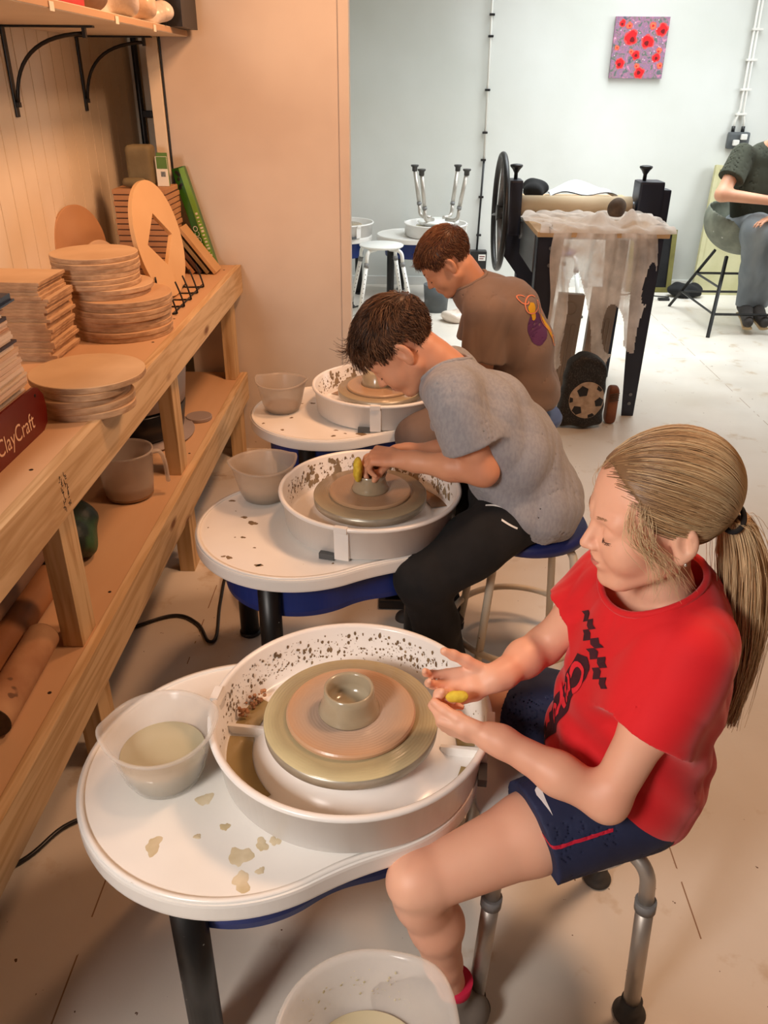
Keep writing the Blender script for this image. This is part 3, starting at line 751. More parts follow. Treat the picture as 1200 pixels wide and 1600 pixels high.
def outline(inset=0, n=128, k=.05):
    def f(x, y):
        a = math.hypot(x+.190, y+.042)-.280; b = math.hypot(x, y)-.232; h = max(k-abs(a-b), 0)/k
        return min(a, b)-h*h*k*.25+inset
    pts = []
    for i in range(n):
        t = 2*PI*i/n; lo, hi = 0, .6
        for _ in range(22):
            m = (lo+hi)/2
            if f(-.09+m*math.cos(t), -.02+m*math.sin(t)) < 0: lo = m
            else: hi = m
        pts.append((-.09+lo*math.cos(t), -.02+lo*math.sin(t)))
    return pts
def speckle(n, seed, r, a0, a1, z0, z1, s0, s1, inward=True, slope=0):
    rs = random.Random(seed); b = MB()
    for _ in range(n):
        a = R(rs.uniform(a0, a1)); z = z0+(z1-z0)*rs.random()**1.3; s = s0+(s1-s0)*rs.random()**3
        rr = r+(z-z0)*slope-.0004; c = Vector((rr*math.cos(a), rr*math.sin(a), z)); tx = Vector((-math.sin(a), math.cos(a), 0)); up = Vector((0, 0, 1)); nn = Vector((-math.cos(a), -math.sin(a), 0))
        st = rs.uniform(.8, 2.2); k = 7
        ring = [c+tx*math.cos(2*PI*i/k)*s*rs.uniform(.7, 1.2)+up*math.sin(2*PI*i/k)*s*st*rs.uniform(.7, 1.2) for i in range(k)]
        b.add(ring+[c+nn*min(.0012, s*.5)], [(i, (i+1) % k, k) for i in range(k)], True)
    return b
def blot(b, cx, cy, r, z, seed, st=(1, 1), h=.0005):
    rs = random.Random(seed); k = 28; ph = [rs.uniform(0, 6) for _ in range(4)]
    pts = []
    for i in range(k):
        a = 2*PI*i/k; q = 1+.22*math.sin(2*a+ph[0])+.14*math.sin(3*a+ph[1])+.1*math.sin(5*a+ph[2])+.06*math.sin(8*a+ph[3])
        pts.append((cx+r*q*math.cos(a)*st[0], cy+r*q*math.sin(a)*st[1]))
    b.add([(x, y, z) for x, y in pts]+[(cx+(x-cx)*.85, cy+(y-cy)*.85, z+h) for x, y in pts]+[(cx, cy, z+h)],
          [(i, (i+1) % k, k+(i+1) % k, k+i) for i in range(k)]+[(k+i, k+(i+1) % k, 2*k) for i in range(k)], True)
TZ = .486
def make_wheel(name, label, loc, rz, pan_rz, seed, dirty, near):
    t = thing(name, label, 'pottery wheel', loc, rz, "potter's wheels in the row" if near else "potter's wheels by the back wall")
    MB().prism(outline(), TZ-.036, TZ, bev=.006).build('table_top', 'wheel_white', t)
    # raised lip round the table edge
    o1, o2 = outline(.004), outline(.013); n = len(o1)
    MB().add([(x, y, TZ+z) for (pp, z) in ((o1, 0), (o1, .0035), (o2, .0035), (o2, 0)) for x, y in pp], [(i+n*k, (i+1) % n+n*k, (i+1) % n+n*(k+1), i+n*(k+1)) for k in range(3) for i in range(n)], True).build('edge_lip', 'wheel_white', t)
    MB().prism(outline(.068), TZ-.16, TZ-.037, bev=.02, smooth=False).build('motor_housing', 'wheel_blue', t)
    for x, y in ((-.245, -.262), (-.385, .115), (.13, .11)):
        l = MB().tube([(x, y, .012), (x, y, TZ-.036)], .029, 24).build('leg', 'leg_black', t)
        MB().disc(.033, 0, .014, (x, y, 0), 24, .003).build('leg_foot', 'black_plastic', l)
    pan = MB(); z0, z1 = TZ+.002, TZ+.10
    pan.lathe([(.05, z0), (.222, z0), (.231, z0+.006), (.238, z1-.012), (.246, z1-.010), (.2475, z1-.004), (.245, z1), (.239, z1+.001), (.234, z1-.004), (.226, z0+.014), (.220, z0+.0085), (.172, z0+.0085), (.158, z0+.022), (.135, z0+.046), (.06, z0+.048), (.05, z0)], 96)
    pan.lathe([(.2295, z0+.03), (.2325, z0+.031), (.2335, z0+.036), (.2328, z0+.041)], 96)
    pan_o = pan.build('splash_pan', 'pan_white', t); pan_o.rotation_euler = (0, 0, pan_rz)
    for a in (0, PI):
        Mr = Matrix.Rotation(a, 4, 'Z')
        MB().box(.160, .229, -.004, .004, z0+.008, z0+.027, .0015, Mr).build('divider', 'pan_white', pan_o)
        q = MB().box(.2315, .2425, -.019, .019, z0+.004, z1-.010, .002, Mr).box(.236, .2505, -.017, .017, z1-.014, z1+.0025, .002, Mr); q.build('clip', 'pan_white', pan_o)
        MB().box(.228, .2435, -.060, -.020, z0-.0005, z0+.016, .001, Mr).build('drain_slot', 'grey_plastic', pan_o)
    for (a0, a1) in [((184, 222), (128, 176)), ((330, 356), (5, 24))][0 if True else 1]:
        pass
    def pool(a0, a1, r0=.177, r1=.2225):
        b = MB(); b.lathe([(r0, z0+.0105), (r1, z0+.0105)], 24, a0=R(a0), a1=R(a1)); return b
    for (a0, a1) in (((-26, -2.5), (3, 50)) if not dirty else ((120, 176), (184, 240), (300, 356))):
        pool(a0, a1).build('slip_pool', 'slip_olive' if not dirty else 'slip_brown', pan_o)
    if not dirty:
        pool(160, 172, .200, .2225).build('slip_pool', 'slip_olive', pan_o); pool(186, 200, .190, .2225).build('slip_pool', 'slip_olive', pan_o)
    if near:
        s = speckle(520 if not dirty else 420, seed, .2275, 28, 172, z0+.03, z0+.082, .0006, .0036, slope=.09); tag(s.build('clay_splatter', 'splash_brown', t), kind='stuff')
        s = speckle(140, seed+5, .2265, -20, 200, z0+.02, z0+.06, .0008, .003, slope=.09)
        if dirty:
            for aa in (60, 75, 100, 120, 140, 20, 35): 
                s2 = speckle(16, seed+aa, .2270, aa-6, aa+6, z0+.03, z0+.088, .004, .010, slope=.09); s.v += [] ; s.add(s2.v, s2.f, True)
        tag(s.build('clay_smear', 'clay_dry', t), kind='stuff')
        if not dirty:
            lump_b = MB(); rs = random.Random(4)
            for i in range(40):
                a = R(rs.uniform(146, 166)); rr = rs.uniform(.205, .222); q = rs.uniform(.002, .005)
                bm = bmesh.new(); bmesh.ops.create_icosphere(bm, subdivisions=1, radius=q); lump_b.bm(bm, Matrix.Translation((rr*math.cos(a), rr*math.sin(a), z0+.012+rs.uniform(0, .02))))
            tag(lump_b.build('clay_crumbs', 'crumb_orange', t), kind='stuff')
    MB().disc(.05, z0+.046, z0+.058, (0, 0, 0), 32).build('spindle_collar', 'alu', t)
    hd = MB().lathe([(.1532, z0+.0768), (.152, z0+.0795), (.001, z0+.0795), (.001, z0+.0768)], 96)
    MB().lathe([(.001, z0+.054), (.149, z0+.054), (.1525, z0+.057), (.1535, z0+.0768), (.001, z0+.0768)], 96).build('head_casting', 'cast_metal', t)
    hd.build('wheel_head', 'head_slip' if not dirty else 'head_brown', t)
    return t
HZ = TZ+.002+.0797
w1 = make_wheel('pottery_wheel', "white topped potter's wheel nearest the camera, in front of the girl in red", (-.076, 1.08, 0), 0, R(174), 3, False, True)
w2 = make_wheel('pottery_wheel', "white topped potter's wheel the boy in grey is throwing on", (-.077, 1.95, 0), 0, R(255), 8, True, True)
w3 = make_wheel('pottery_wheel', "white topped potter's wheel furthest in the row, by the partition wall", (-.075, 2.80, 0), 0, R(268), 12, True, True)
w4 = make_wheel('pottery_wheel', "potter's wheel by the back wall, cut off by the partition edge", (-.48, 6.6, 0), R(5), R(300), 20, True, False)
w5 = make_wheel('pottery_wheel', "potter's wheel by the back wall with a stool upside down on it", (.25, 6.6, 0), R(-32), R(200), 22, False, False)
w6 = make_wheel('pottery_wheel', "potter's wheel whose white corner shows under the bottom-most bowl", (.125, .25, 0), R(-5), R(0), 25, False, False)
w6['group'] = "potter's wheels in the row"
# stains dried on the near table tops
b = MB()
for cx, cy, r, s in [(-.315, .955, .012, 1), (-.21, .98, .030, 2), (-.200, .945, .022, 3), (-.215, 1.0, .018, 9), (-.235, .845, .016, 4), (-.225, .80, .014, 5), (-.375, .86, .013, 6), (-.185, .875, .008, 7), (-.27, .90, .007, 8), (-.205, .868, .010, 10), (-.42, 1.0, .005, 12), (-.31, .88, .005, 13), (-.2, .82, .006, 14)]:
    blot(b, cx+.076, cy-1.08, r, TZ+.0001, s, (1, 1.2))
tag(b.build('clay_stain', 'stain_tan', w1), kind='stuff')
for wq, sd in ((w2, 50), (w3, 80)):
    b = MB(); rs = random.Random(sd)
    for i in range(34):
        a = rs.uniform(0, 2*PI); rr = .25*math.sqrt(rs.random()); x, y = -.19+rr*math.cos(a), -.042+rr*math.sin(a)
        if math.hypot(x, y) < .25: continue
        blot(b, x, y, rs.uniform(.002, .009)*(2 if i < 4 else 1), TZ+.0001, sd+i, (1, .8))
    tag(b.build('clay_stain', 'splash_brown', wq), kind='stuff')

# throwing boards and the clay on them
def bat(label, loc, m, r=.1135):
    o = MB().disc(r, 0, .011, n=96, bev=.003).build('throwing_board', m); o.location = loc; return tag(o, label, 'board', 'throwing boards on the wheel heads')
bat('pinkish round throwing board on the wheel nearest the camera', (-.076, 1.08, HZ), 'bat_slip')
bat('brown round throwing board on the wheel the grey-shirted boy uses', (-.077, 1.95, HZ), 'bat_brown', .111)
bat('brown round throwing board on the furthest wheel of the row', (-.075, 2.80, HZ), 'bat_brown', .12)
def pot(label, loc, ro, ri, h):
    o = MB().lathe([(.001, 0), (ro*1.13, 0), (ro*1.14, .003), (ro*1.05, .010), (ro, .018), (ro*.93, h*.7), (ri*1.05, h), (ri*.98, h+.001), (ri*.90, h-.003), (ri*.86, h*.6), (ri*.88, .014), (ri*.5, .009), (.001, .009)], 72).build('clay_bowl', 'clay_wet')
    o.location = loc; return tag(o, label, 'pot')
pot('small wet clay bowl turning on the wheel nearest the camera', (-.079, 1.08, HZ+.0112), .0475, .041, .048)
pot('low wet clay bowl under the hands of the boy in grey', (-.077, 1.95, HZ+.0112), .044, .043, .048)
o = MB().lathe([(.001, 0), (.06, 0), (.056, .01), (.052, .045), (.046, .05), (.001, .052)], 48).build('clay_lump', 'clay_wet'); o.location = (-.085, 2.81, HZ+.0112); tag(o, 'low centred lump of clay on the furthest wheel, behind the boy in grey', 'clay')

# ------------------------------------------------------------ water bowls
clear_plastic('bowl_plastic', (240, 238, 234), .36, .15)
clear_plastic('bowl_plastic_dirty', (206, 194, 180), .5, .3)
def bowl(label, loc, rz, pl, slip, lvl, specks=0, s=1.0):
    t = thing('mixing_bowl', label, 'bowl', loc, rz, 'plastic water bowls')
    n = 72; prof_o = [(.001, 0), (.050, 0), (.060, .006), (.070, .028), (.080, .07), (.087, .108), (.0925, .110), (.0935, .1135), (.0925, .116), (.088, .116), (.0845, .110), (.077, .070), (.067, .030), (.057, .010), (.048, .004), (.001, .004)]
    vs = []; fs = []
    for i in range(n):
        a = 2*PI*i/n
        lipf = math.exp(-((a-PI)/.30)**2); hf = math.exp(-(min(a, 2*PI-a)/.42)**2)
        for r, z in prof_o:
            w_ = max(0, (z-.03)/.085)
            rr = r*s*(1+lipf*.07*w_**2+hf*.07*w_**3); zz = z*s+(.008*lipf+.010*hf)*w_**2-.004*w_*math.sin(a)**2
            vs.append((rr*math.cos(a), rr*math.sin(a), zz))
    k = len(prof_o)
    for i in range(n):
        for q in range(k-1): fs.append((i*k+q, (i+1) % n*k+q, (i+1) % n*k+q+1, i*k+q+1))
    MB().add(vs, fs, True).build('bowl_body', pl, t)
    rl = (.057+(lvl-.01)/.06*.020-.0015)*s
    MB().disc(rl, lvl*s-.0035, lvl*s, (0, 0, 0), 56, .001).lathe([(.001, .0045), (.046*s, .0048), (.056*s, .011), (rl-.001, lvl*s-.0035)], 56).build('slip', slip, t)
    if specks:
        b = speckle(specks, 77, .0742*s, 10, 170, .062*s, .10*s, .0005, .0022, slope=.2); tag(b.build('splash_dots', 'slip_cream', t), kind='stuff')
    return t
bowl('clear plastic bowl of cloudy water left of the nearest wheel', (-.392, 1.005, TZ+.0005), R(15), 'bowl_plastic', 'slip_cream', .058)
bowl('muddy plastic bowl beside the wheel of the boy in grey', (-.386, 2.065, TZ+.0005), R(200), 'bowl_plastic_dirty', 'slip_grey', .040)
bowl('cloudy plastic bowl by the partition wall on the furthest wheel table', (-.430, 2.765, TZ+.0005), R(-15), 'bowl_plastic_dirty', 'slip_brown', .022)
bowl('large clear plastic bowl cut off by the bottom of the photo', (-.024, .512, TZ+.0005), R(40), 'bowl_plastic', 'slip_cream', .045, 90, 1.12)

# ------------------------------------------------------------ stools
mat('rubber_grey', (74, 72, 70), .7, c2=(62, 60, 58), scale=20)
mat('collar_grey', (128, 128, 128), .5)
mat('cream_metal', (214, 202, 180), .4, spots=[((130, 96, 66), 40, .74)])
mat('seat_blue', (34, 46, 110), .45, c2=(28, 38, 92), scale=8, bump=.1)
mat('seat_steel_blue', (74, 92, 140), .5)
mat('stool_white', (236, 236, 232), .4)
def shower_stool(name, label, loc, rz, body, legm, collar, foot, H_=.42, hs=.155, holes=False, up=False):
    t = thing(name, label, 'stool', loc, rz)
    MB().lathe([(.001, H_-.018), (.150, H_-.018), (.160, H_-.012), (.163, H_-.004), (.158, H_), (.02, H_-.003), (.001, H_-.003)], 56).build('seat', body, t)
    for k, (sx, sy) in enumerate(((1, -1), (-1, -1), (-1, 1), (1, 1))):
        fx, fy = sx*hs, sy*hs
        pts = [(sx*.05, sy*.05, H_-.028)]+arc((sx*.095, sy*.095, H_-.028), (sx*.130, sy*.130, H_-.075), (sx*.127, sy*.127, H_-.030), 8)+[(sx*.133, sy*.133, H_-.12)]
        l = MB().tube(pts, .0135, 18).build('leg', legm, t)
        top = Vector(pts[-1]); ft = Vector((fx, fy, .03)); d = (ft-top)
        MB().tube([top, ft], .0155, 20).build('lower_tube', legm, l)
        MB().tube([top+d*-.03, top+d*.05], .0185, 20).build('collar', collar, l)
        f = MB().lathe([(.001, 0), (.029, 0), (.031, .006), (.028, .012), (.0205, .018), (.0195, .045), (.001, .045)], 32, (fx, fy, 0)); f.build('rubber_foot', foot, l)
        if holes:
            h = MB(); 
            for q in range(7):
                p = top+d*(.18+.09*q); h.disc(.0035, -.001, .001, n=10, bev=.0002, M=Matrix.Translation((p.x+sx*-.0, p.y-.0155, p.z)) @ Matrix.Rotation(R(90), 4, 'X'))
            h.build('height_holes', 'grey_plastic', l)
    return t
shower_stool('stool', 'grey metal stool with rubber feet that the girl in red sits on', (.308, 1.052, 0), R(0), 'stool_white', 'alu', 'collar_grey', 'rubber_grey', .42, .146)
shower_stool('stool', 'white round stool standing in front of the back wall wheels', (-.16, 6.12, 0), R(12), 'stool_white', 'stool_white', 'collar_grey', 'rubber_grey', .50, .20, True)
us = shower_stool('stool', 'stool lying upside down on a back wall wheel, legs in the air', (.27, 6.62, 1.0), R(8), 'stool_white', 'alu', 'collar_grey', 'rubber_grey', .40, .17)
us.rotation_euler = (PI, 0, R(8)); us.location = (.27, 6.62, .985)
def blue_stool(label, loc, seat, rz):
    t = thing('stool', label, 'stool', loc, rz)
    MB().lathe([(.001, .440), (.155, .440), (.166, .447), (.168, .462), (.160, .476), (.10, .482), (.001, .483)], 64).build('seat', seat, t)
    for k in range(4):
        a = R(45+90*k); ca, sa = math.cos(a), math.sin(a)
        l = MB().tube([(ca*.06, sa*.06, .434)]+arc((ca*.12, sa*.12, .434), (ca*.158, sa*.158, .39), (ca*.153, sa*.153, .432), 6)+[(ca*.205, sa*.205, .022)], .0115, 16).build('leg', 'cream_metal', t)
        MB().tube([(ca*.205, sa*.205, .024), (ca*.2065, sa*.2065, .0)], .014, 16).build('foot_cap', 'black_plastic', l)
    for r_, z in ((.196, .12),):
        MB().tube([(r_*math.cos(2*PI*i/64), r_*math.sin(2*PI*i/64), z) for i in range(65)], .010, 12, caps=False).build('foot_ring', 'cream_metal', t)
    return t
blue_stool('round stool with dark blue seat and cream legs under the boy in grey', (.362, 1.985, 0), 'seat_blue', R(5))
blue_stool('round stool with a steel blue seat under the boy in the brown shirt', (.435, 2.83, 0), 'seat_steel_blue', R(20))

# ------------------------------------------------------------ slab roller press
mat('press_navy', (28, 34, 52), .45, c2=(22, 27, 42), scale=3)
mat('steel_grey', (120, 124, 128), .4, metal=.4)
mat('canvas', (216, 196, 164), .85, c2=(204, 182, 148), scale=5, bump=.3, bscale=160, bdist=.0006)
mat('press_board', (208, 174, 130), .6, c2=(194, 158, 114), scale=4, stretch=(.6, 3, 3))
PX, PY = .945, 4.3
pr = thing('slab_roller', 'navy clay slab roller table with a big black hand wheel in the back room', 'slab roller', (PX, PY, 0))
def pp(name, mb, m, par=None):
    o = mb.build(name, m, par or pr)
    if par is None: o.matrix_parent_inverse = Matrix.Translation((-PX, -PY, 0))
    return o
def leg_plate(xa0, xa1, xb0, xb1, y0, y1, zt=.9):
    b = MB(); v = [(xb0, y0, 0), (xb1, y0, 0), (xa1, y0, zt), (xa0, y0, zt), (xb0, y1, 0), (xb1, y1, 0), (xa1, y1, zt), (xa0, y1, zt)]
    return b.add(v, [(0, 1, 2, 3), (5, 4, 7, 6), (4, 0, 3, 7), (1, 5, 6, 2), (3, 2, 6, 7), (4, 5, 1, 0)])
for (a0, a1, b0, b1, y0) in ((1.104, 1.241, 1.172, 1.232, 4.03), (.648, .770, .655, .715, 4.03), (1.13, 1.25, 1.19, 1.235, 4.74), (.64, .74, .655, .705, 4.74)):
    l = pp('leg', leg_plate(a0, a1, b0, b1, y0, y0+.005), 'press_navy')
    xe = a1 if a0 > 1 else a0; xb = b1 if a0 > 1 else b0
    yy = (y0+.005, y0+.075) if y0 < 4.5 else (y0-.075, y0)
    pp('leg_flange', leg_plate(xe-.003, xe+.003, xb-.003, xb+.003, *yy), 'press_navy')
    if y0 < 4.5:
        for z in (.85, .77, .12, .07): pp('bolt', MB().disc(.009, 0, .005, n=12, bev=.001, M=Matrix.Translation(((a0+a1)/2 if z > .5 else (b0+b1)/2, y0-.0005, z)) @ Matrix.Rotation(R(90), 4, 'X')), 'steel_grey')
pp('side_rail', MB().box(.641, .648, 4.11, 4.66, .72, .9), 'steel_grey'); pp('side_rail', MB().box(1.246, 1.252, 4.11, 4.66, .80, .9), 'press_navy')
pp('diagonal_brace', MB().add([(.56, 4.62, .88), (.60, 4.62, .88), (.76, 4.62, .60), (.76, 4.62, .45), (.56, 4.62, .70), (.56, 4.626, .88), (.60, 4.626, .88), (.76, 4.626, .60), (.76, 4.626, .45), (.56, 4.626, .70)], [(0, 1, 2, 3, 4), (9, 8, 7, 6, 5), (0, 5, 6, 1), (1, 6, 7, 2), (2, 7, 8, 3), (3, 8, 9, 4), (4, 9, 5, 0)]), 'press_navy')
b = MB().box(.635, 1.262, 4.0, 4.5, .905, .93, .006); pp('board', b, 'press_board')
rl = MB().tube([(.625, 4.62, .965), (1.215, 4.62, .965)], .055, 40); pp('roller', rl, 'canvas')
pp('lower_roller', MB().tube([(.63, 4.60, .845), (1.22, 4.60, .845)], .045, 32), 'steel_grey')
pp('roller_hub', MB().tube([(1.215, 4.62, .965), (1.25, 4.62, .965)], .03, 24), 'steel_grey')
for x0, x1 in ((.555, .625), (1.235, 1.365)):
    h = pp('housing', MB().box(x0, x1, 4.55, 4.69, .82 if x0 < 1 else .90, 1.10, .012).box(x0+.02 if x0 > 1 else x0-.012, x1+.045 if x0 > 1 else x1-.03, 4.57, 4.67, .86, 1.06, .01), 'press_navy')
    xc = (x0+x1)/2 if x0 < 1 else 1.27
    MB().lathe([(.001, 0), (.010, 0), (.010, .03), (.022, .05), (.030, .058), (.034, .064), (.033, .070), (.02, .074), (.001, .076)], 24, (xc-PX+PX, 4.62, 1.10)).build('knob', 'black_plastic', h)
# hand wheel in the yz plane
Mw = Matrix.Translation((.518, 4.62, .93)) @ Matrix.Rotation(R(90), 4, 'Y')
b = MB(); rr = .288
b.tube([Mw @ Vector((rr*math.cos(2*PI*i/80), rr*math.sin(2*PI*i/80), 0)) for i in range(81)], .0155, 14, caps=False)
hw = pp('hand_wheel', b, 'black_plastic')
for a in (80, 200, 320):
    MB().tube([Mw @ Vector((.03*math.cos(R(a)), .03*math.sin(R(a)), 0)), Mw @ Vector((.28*math.cos(R(a)), .28*math.sin(R(a)), 0))], .016, 10, flat=.4).build('spoke', 'steel_grey', hw)
MB().tube([(.50, 4.62, .93), (.575, 4.62, .93)], .04, 24).build('hub', 'black_plastic', hw)

# cloth lying on the press and torn, hanging down the front
def gauze(name, c):
    m, t, b, out = nt(name); L = t.links
    b.inputs['Base Color'].default_value = (*hexc(*c), 1); b.inputs['Roughness'].default_value = .8
    tl = N(t, 'ShaderNodeBsdfTranslucent'); tl.inputs[0].default_value = (*hexc(*c), 1)
    m1 = N(t, 'ShaderNodeMixShader'); m1.inputs[0].default_value = .4; L.new(b.outputs[0], m1.inputs[1]); L.new(tl.outputs[0], m1.inputs[2])
    tr = N(t, 'ShaderNodeBsdfTransparent'); n = N(t, 'ShaderNodeTexNoise'); n.inputs['Scale'].default_value = 9; n.inputs['Detail'].default_value = 5
    tc = N(t, 'ShaderNodeTexCoord'); L.new(tc.outputs['Object'], n.inputs[0])
    mr = N(t, 'ShaderNodeMapRange'); mr.inputs[1].default_value = .3; mr.inputs[2].default_value = .7; mr.inputs[3].default_value = .52; mr.inputs[4].default_value = .98; L.new(n.outputs[0], mr.inputs[0])
    m2 = N(t, 'ShaderNodeMixShader'); L.new(mr.outputs[0], m2.inputs[0]); L.new(tr.outputs[0], m2.inputs[1]); L.new(m1.outputs[0], m2.inputs[2]); L.new(m2.outputs[0], out.inputs[0]); MATS[name] = m
gauze('muslin', (238, 230, 222))
def cloth_front():
    # hanging sheet: columns in x, depth below the table edge limited by a torn lower outline
    xs = np.linspace(.715, 1.215, 110); nz = 90
    def lower(x):
        K = [(.715, .33), (.76, .28), (.80, .26), (.832, .30), (.845, .74), (.86, .752), (.885, .68), (.905, .62), (.925, .50), (.94, .38), (.965, .32), (1.0, .27), (1.03, .30), (1.045, .34), (1.10, .40), (1.13, .36), (1.165, .355), (1.178, .46), (1.215, .86)]
        return np.interp(x, [k[0] for k in K], [k[1] for k in K])
    holes = [(.845, .50, .046, .24), (1.045, .47, .062, .125), (1.185, .70, .024, .10)]
    V = []; idx = {}; F = []
    def P(x, s, z):
        fold = .011*math.sin(x*62+z*5)+.007*math.sin(x*31-z*9+1)+.006*math.sin(x*120+z*3)
        return (x+.012*math.sin(z*13+x*9), 3.985-fold-.012*(.9-z), z)
    for i, x in enumerate(xs):
        for j in range(nz):
            z = .932-j*.0078
            V.append(P(x, 0, z))
    for i in range(len(xs)-1):
        for j in range(nz-1):
            x = (xs[i]+xs[i+1])/2; z = .932-(j+.5)*.0078
            if z < lower(x): continue
            if any(((x-h[0])/h[2])**2+((z-h[1])/h[3])**2 < 1 for h in holes): continue
            a = i*nz+j; F.append((a, a+1, a+nz+1, a+nz))
    return V, F
V, F = cloth_front()
cl = thing('cloth', 'torn translucent muslin cloth draped over the slab roller and hanging down', 'cloth', (.95, 4.1, 0))
o = link('hanging_cloth', npmesh('hanging_cloth', V, F), 'muslin', cl); o.matrix_parent_inverse = Matrix.Translation((-.95, -4.1, 0))
V = []; F = []; nx, ny = 90, 60
for i in range(nx):
    for j in range(ny):
        x = .625+i*.66/(nx-1); y = 3.975+j*.56/(ny-1); e = min(1, (y-3.975)/.03)
        zz = .9345+.010*abs(math.sin(x*22+y*7))*e+.010*abs(math.sin(x*9-y*23+1))*e+.006*math.sin(x*60+y*31)*e+.005
        for (cx, cy, r, h) in ((.965, 4.12, .045, .06), (1.09, 4.08, .04, .07), (1.17, 4.14, .05, .045), (.93, 4.2, .05, .03)):
            zz += h*math.exp(-((x-cx)**2+(y-cy)**2)/r**2)
        V.append((x-(.03*math.sin(y*12) if i < 8 else 0), y+.012*math.sin(x*25)*(j < 6), zz if j else .93))
F = [(i*ny+j, (i+1)*ny+j, (i+1)*ny+j+1, i*ny+j+1) for i in range(nx-1) for j in range(ny-1)]
o = link('top_cloth', npmesh('top_cloth', V, F), 'muslin', cl); o.matrix_parent_inverse = Matrix.Translation((-.95, -4.1, 0))
lump('clay_ball', 'grey ball of clay resting on the cloth of the slab roller', 'clay', (1.06, 4.27, 1.005), (.045, .045, .05), 'roller_end', 31, .006, amp=.004)
# papers and dark garment behind the roller
mat('paper', (236, 238, 240), .6)
mat('garment', (20, 20, 22), .9); mat('garment_red', (120, 52, 50), .9)
shf = pp('rear_shelf', MB().box(.64, 1.26, 4.70, 5.0, .965, .985, .003), 'press_board')
b = MB(); n_ = 30; vs = []
for i in range(n_):
    for j in range(14):
        u = i/(n_-1); v = j/13; vs.append((.80+u*.37+.01*v, 4.72+v*.24, 1.0+.05*math.sin(u*PI)**.7*(.4+.6*v)+.012*math.sin(u*9+v*4)))
b.add(vs, [(i*14+j, (i+1)*14+j, (i+1)*14+j+1, i*14+j+1) for i in range(n_-1) for j in range(13)], True)
b.add([(x, y, z+.006) for x, y, z in vs], [(i*14+j, (i+1)*14+j, (i+1)*14+j+1, i*14+j+1) for i in range(n_-1) for j in range(13)], True)
tag(b.build('paper_sheets', 'paper'), 'large white paper sheets curling on the back of the slab roller', 'paper')
lump('jacket', 'dark garment bundled beside the white papers behind the roller', 'clothing', (.725, 4.83, 1.03), (.075, .09, .05), 'garment', 21, .007)

# panels, football bag, brown thing under the press
mat('panel_taupe', (178, 160, 144), .55, c2=(166, 148, 132), scale=3)
for lab, x0, tilt, h in (('grey-taupe plastic panel with a circle and arches, left one under the press', .805, R(3), .57), ('grey-taupe plastic panel with a circle and arches, right one under the press', .99, R(2), .60)):
    t = thing('ribbed_screen', lab, 'screen', (x0, 4.32, 0), 0, 'plastic panels under the slab roller')
    Mr = Matrix.Rotation(tilt, 4, 'Y')
    MB().box(0, .135, 0, .05, 0, h, .006, Mr).build('slab', 'panel_taupe', t)
    q = MB().tube([Mr @ Vector((.067+.034*math.cos(2*PI*i/32), -.001, h-.075+.034*math.sin(2*PI*i/32))) for i in range(33)], .004, 8, caps=False)
    for k in range(3):
        xx = .03+.035*k; q.tube([Mr @ Vector(p) for p in [(xx-.011, -.001, .04), (xx-.011, -.001, h-.17)]+[(xx-.011*math.cos(R(a)), -.001, h-.17+.011*math.sin(R(a))) for a in range(20, 180, 20)]+[(xx+.011, -.001, h-.17), (xx+.011, -.001, .04)]], .003, 6)
    q.build('ribbing', 'panel_taupe', t)
def football_mat():
    m, t, b, out = nt('bag_front'); L = t.links
    n = N(t, 'ShaderNodeTexNoise'); n.inputs['Scale'].default_value = 40; n.inputs['Detail'].default_value = 4
    r = N(t, 'ShaderNodeValToRGB'); r.color_ramp.elements[0].position = .5; r.color_ramp.elements[1].position = .66; r.color_ramp.elements[0].color = (*hexc(16, 15, 16), 1); r.color_ramp.elements[1].color = (*hexc(60, 56, 54), 1)
    L.new(n.outputs[0], r.inputs[0]); L.new(r.outputs[0], b.inputs['Base Color']); b.inputs['Roughness'].default_value = .6; MATS['bag_front'] = m
football_mat()
def bagf(P):
    q = P-A(.912, 3.86, .20); w_ = .118-.02*np.clip(q[:, 2]/.2, -1, 1)-.06*np.clip((q[:, 2]-.09)/.11, 0, 1)**2
    d = np.maximum(np.abs(q[:, 0])-w_, np.abs(q[:, 1])-.055-.01*np.sin(q[:, 2]*40)*0)
    d = smax(d, np.abs(q[:, 2])-.192, .06)
    return smax(d, (np.hypot(q[:, 0]/.12, q[:, 1]/.075)-1)*.07, .03)+.004*np.sin(q[:, 0]*50+q[:, 2]*30)*np.sin(q[:, 2]*44)
bg = thing('football_bag', 'black bag with a football picture standing under the slab roller', 'bag', (.912, 3.86, 0))
o = field_obj('sack', bagf, (.75, 3.75, -.01), (1.07, 3.97, .44), .007, 'bag_front', bg); o.matrix_parent_inverse = Matrix.Translation((-.912, -3.86, 0)); sack = o
mat('ball_print', (190, 170, 150), .6, c2=(160, 140, 120), scale=30); mat('ball_black', (24, 22, 24), .6)
bvS = BVHTree.FromPolygons([tuple(v.co) for v in sack.data.vertices], [tuple(p.vertices) for p in sack.data.polygons])
def on_bag(poly, off, name, m, c=(.925, .165)):
    V, F = poly_mesh(poly, .012)
    project([(c[0]+v[0], 3.6, c[1]+v[1]) for v in V], F, bvS, (0, 1, 0), off, name, m, bg).matrix_parent_inverse = Matrix.Translation((-.912, -3.86, 0))
on_bag([(.088*math.cos(2*PI*i/40), .095*math.sin(2*PI*i/40)) for i in range(40)], .003, 'ball_picture', 'ball_print')
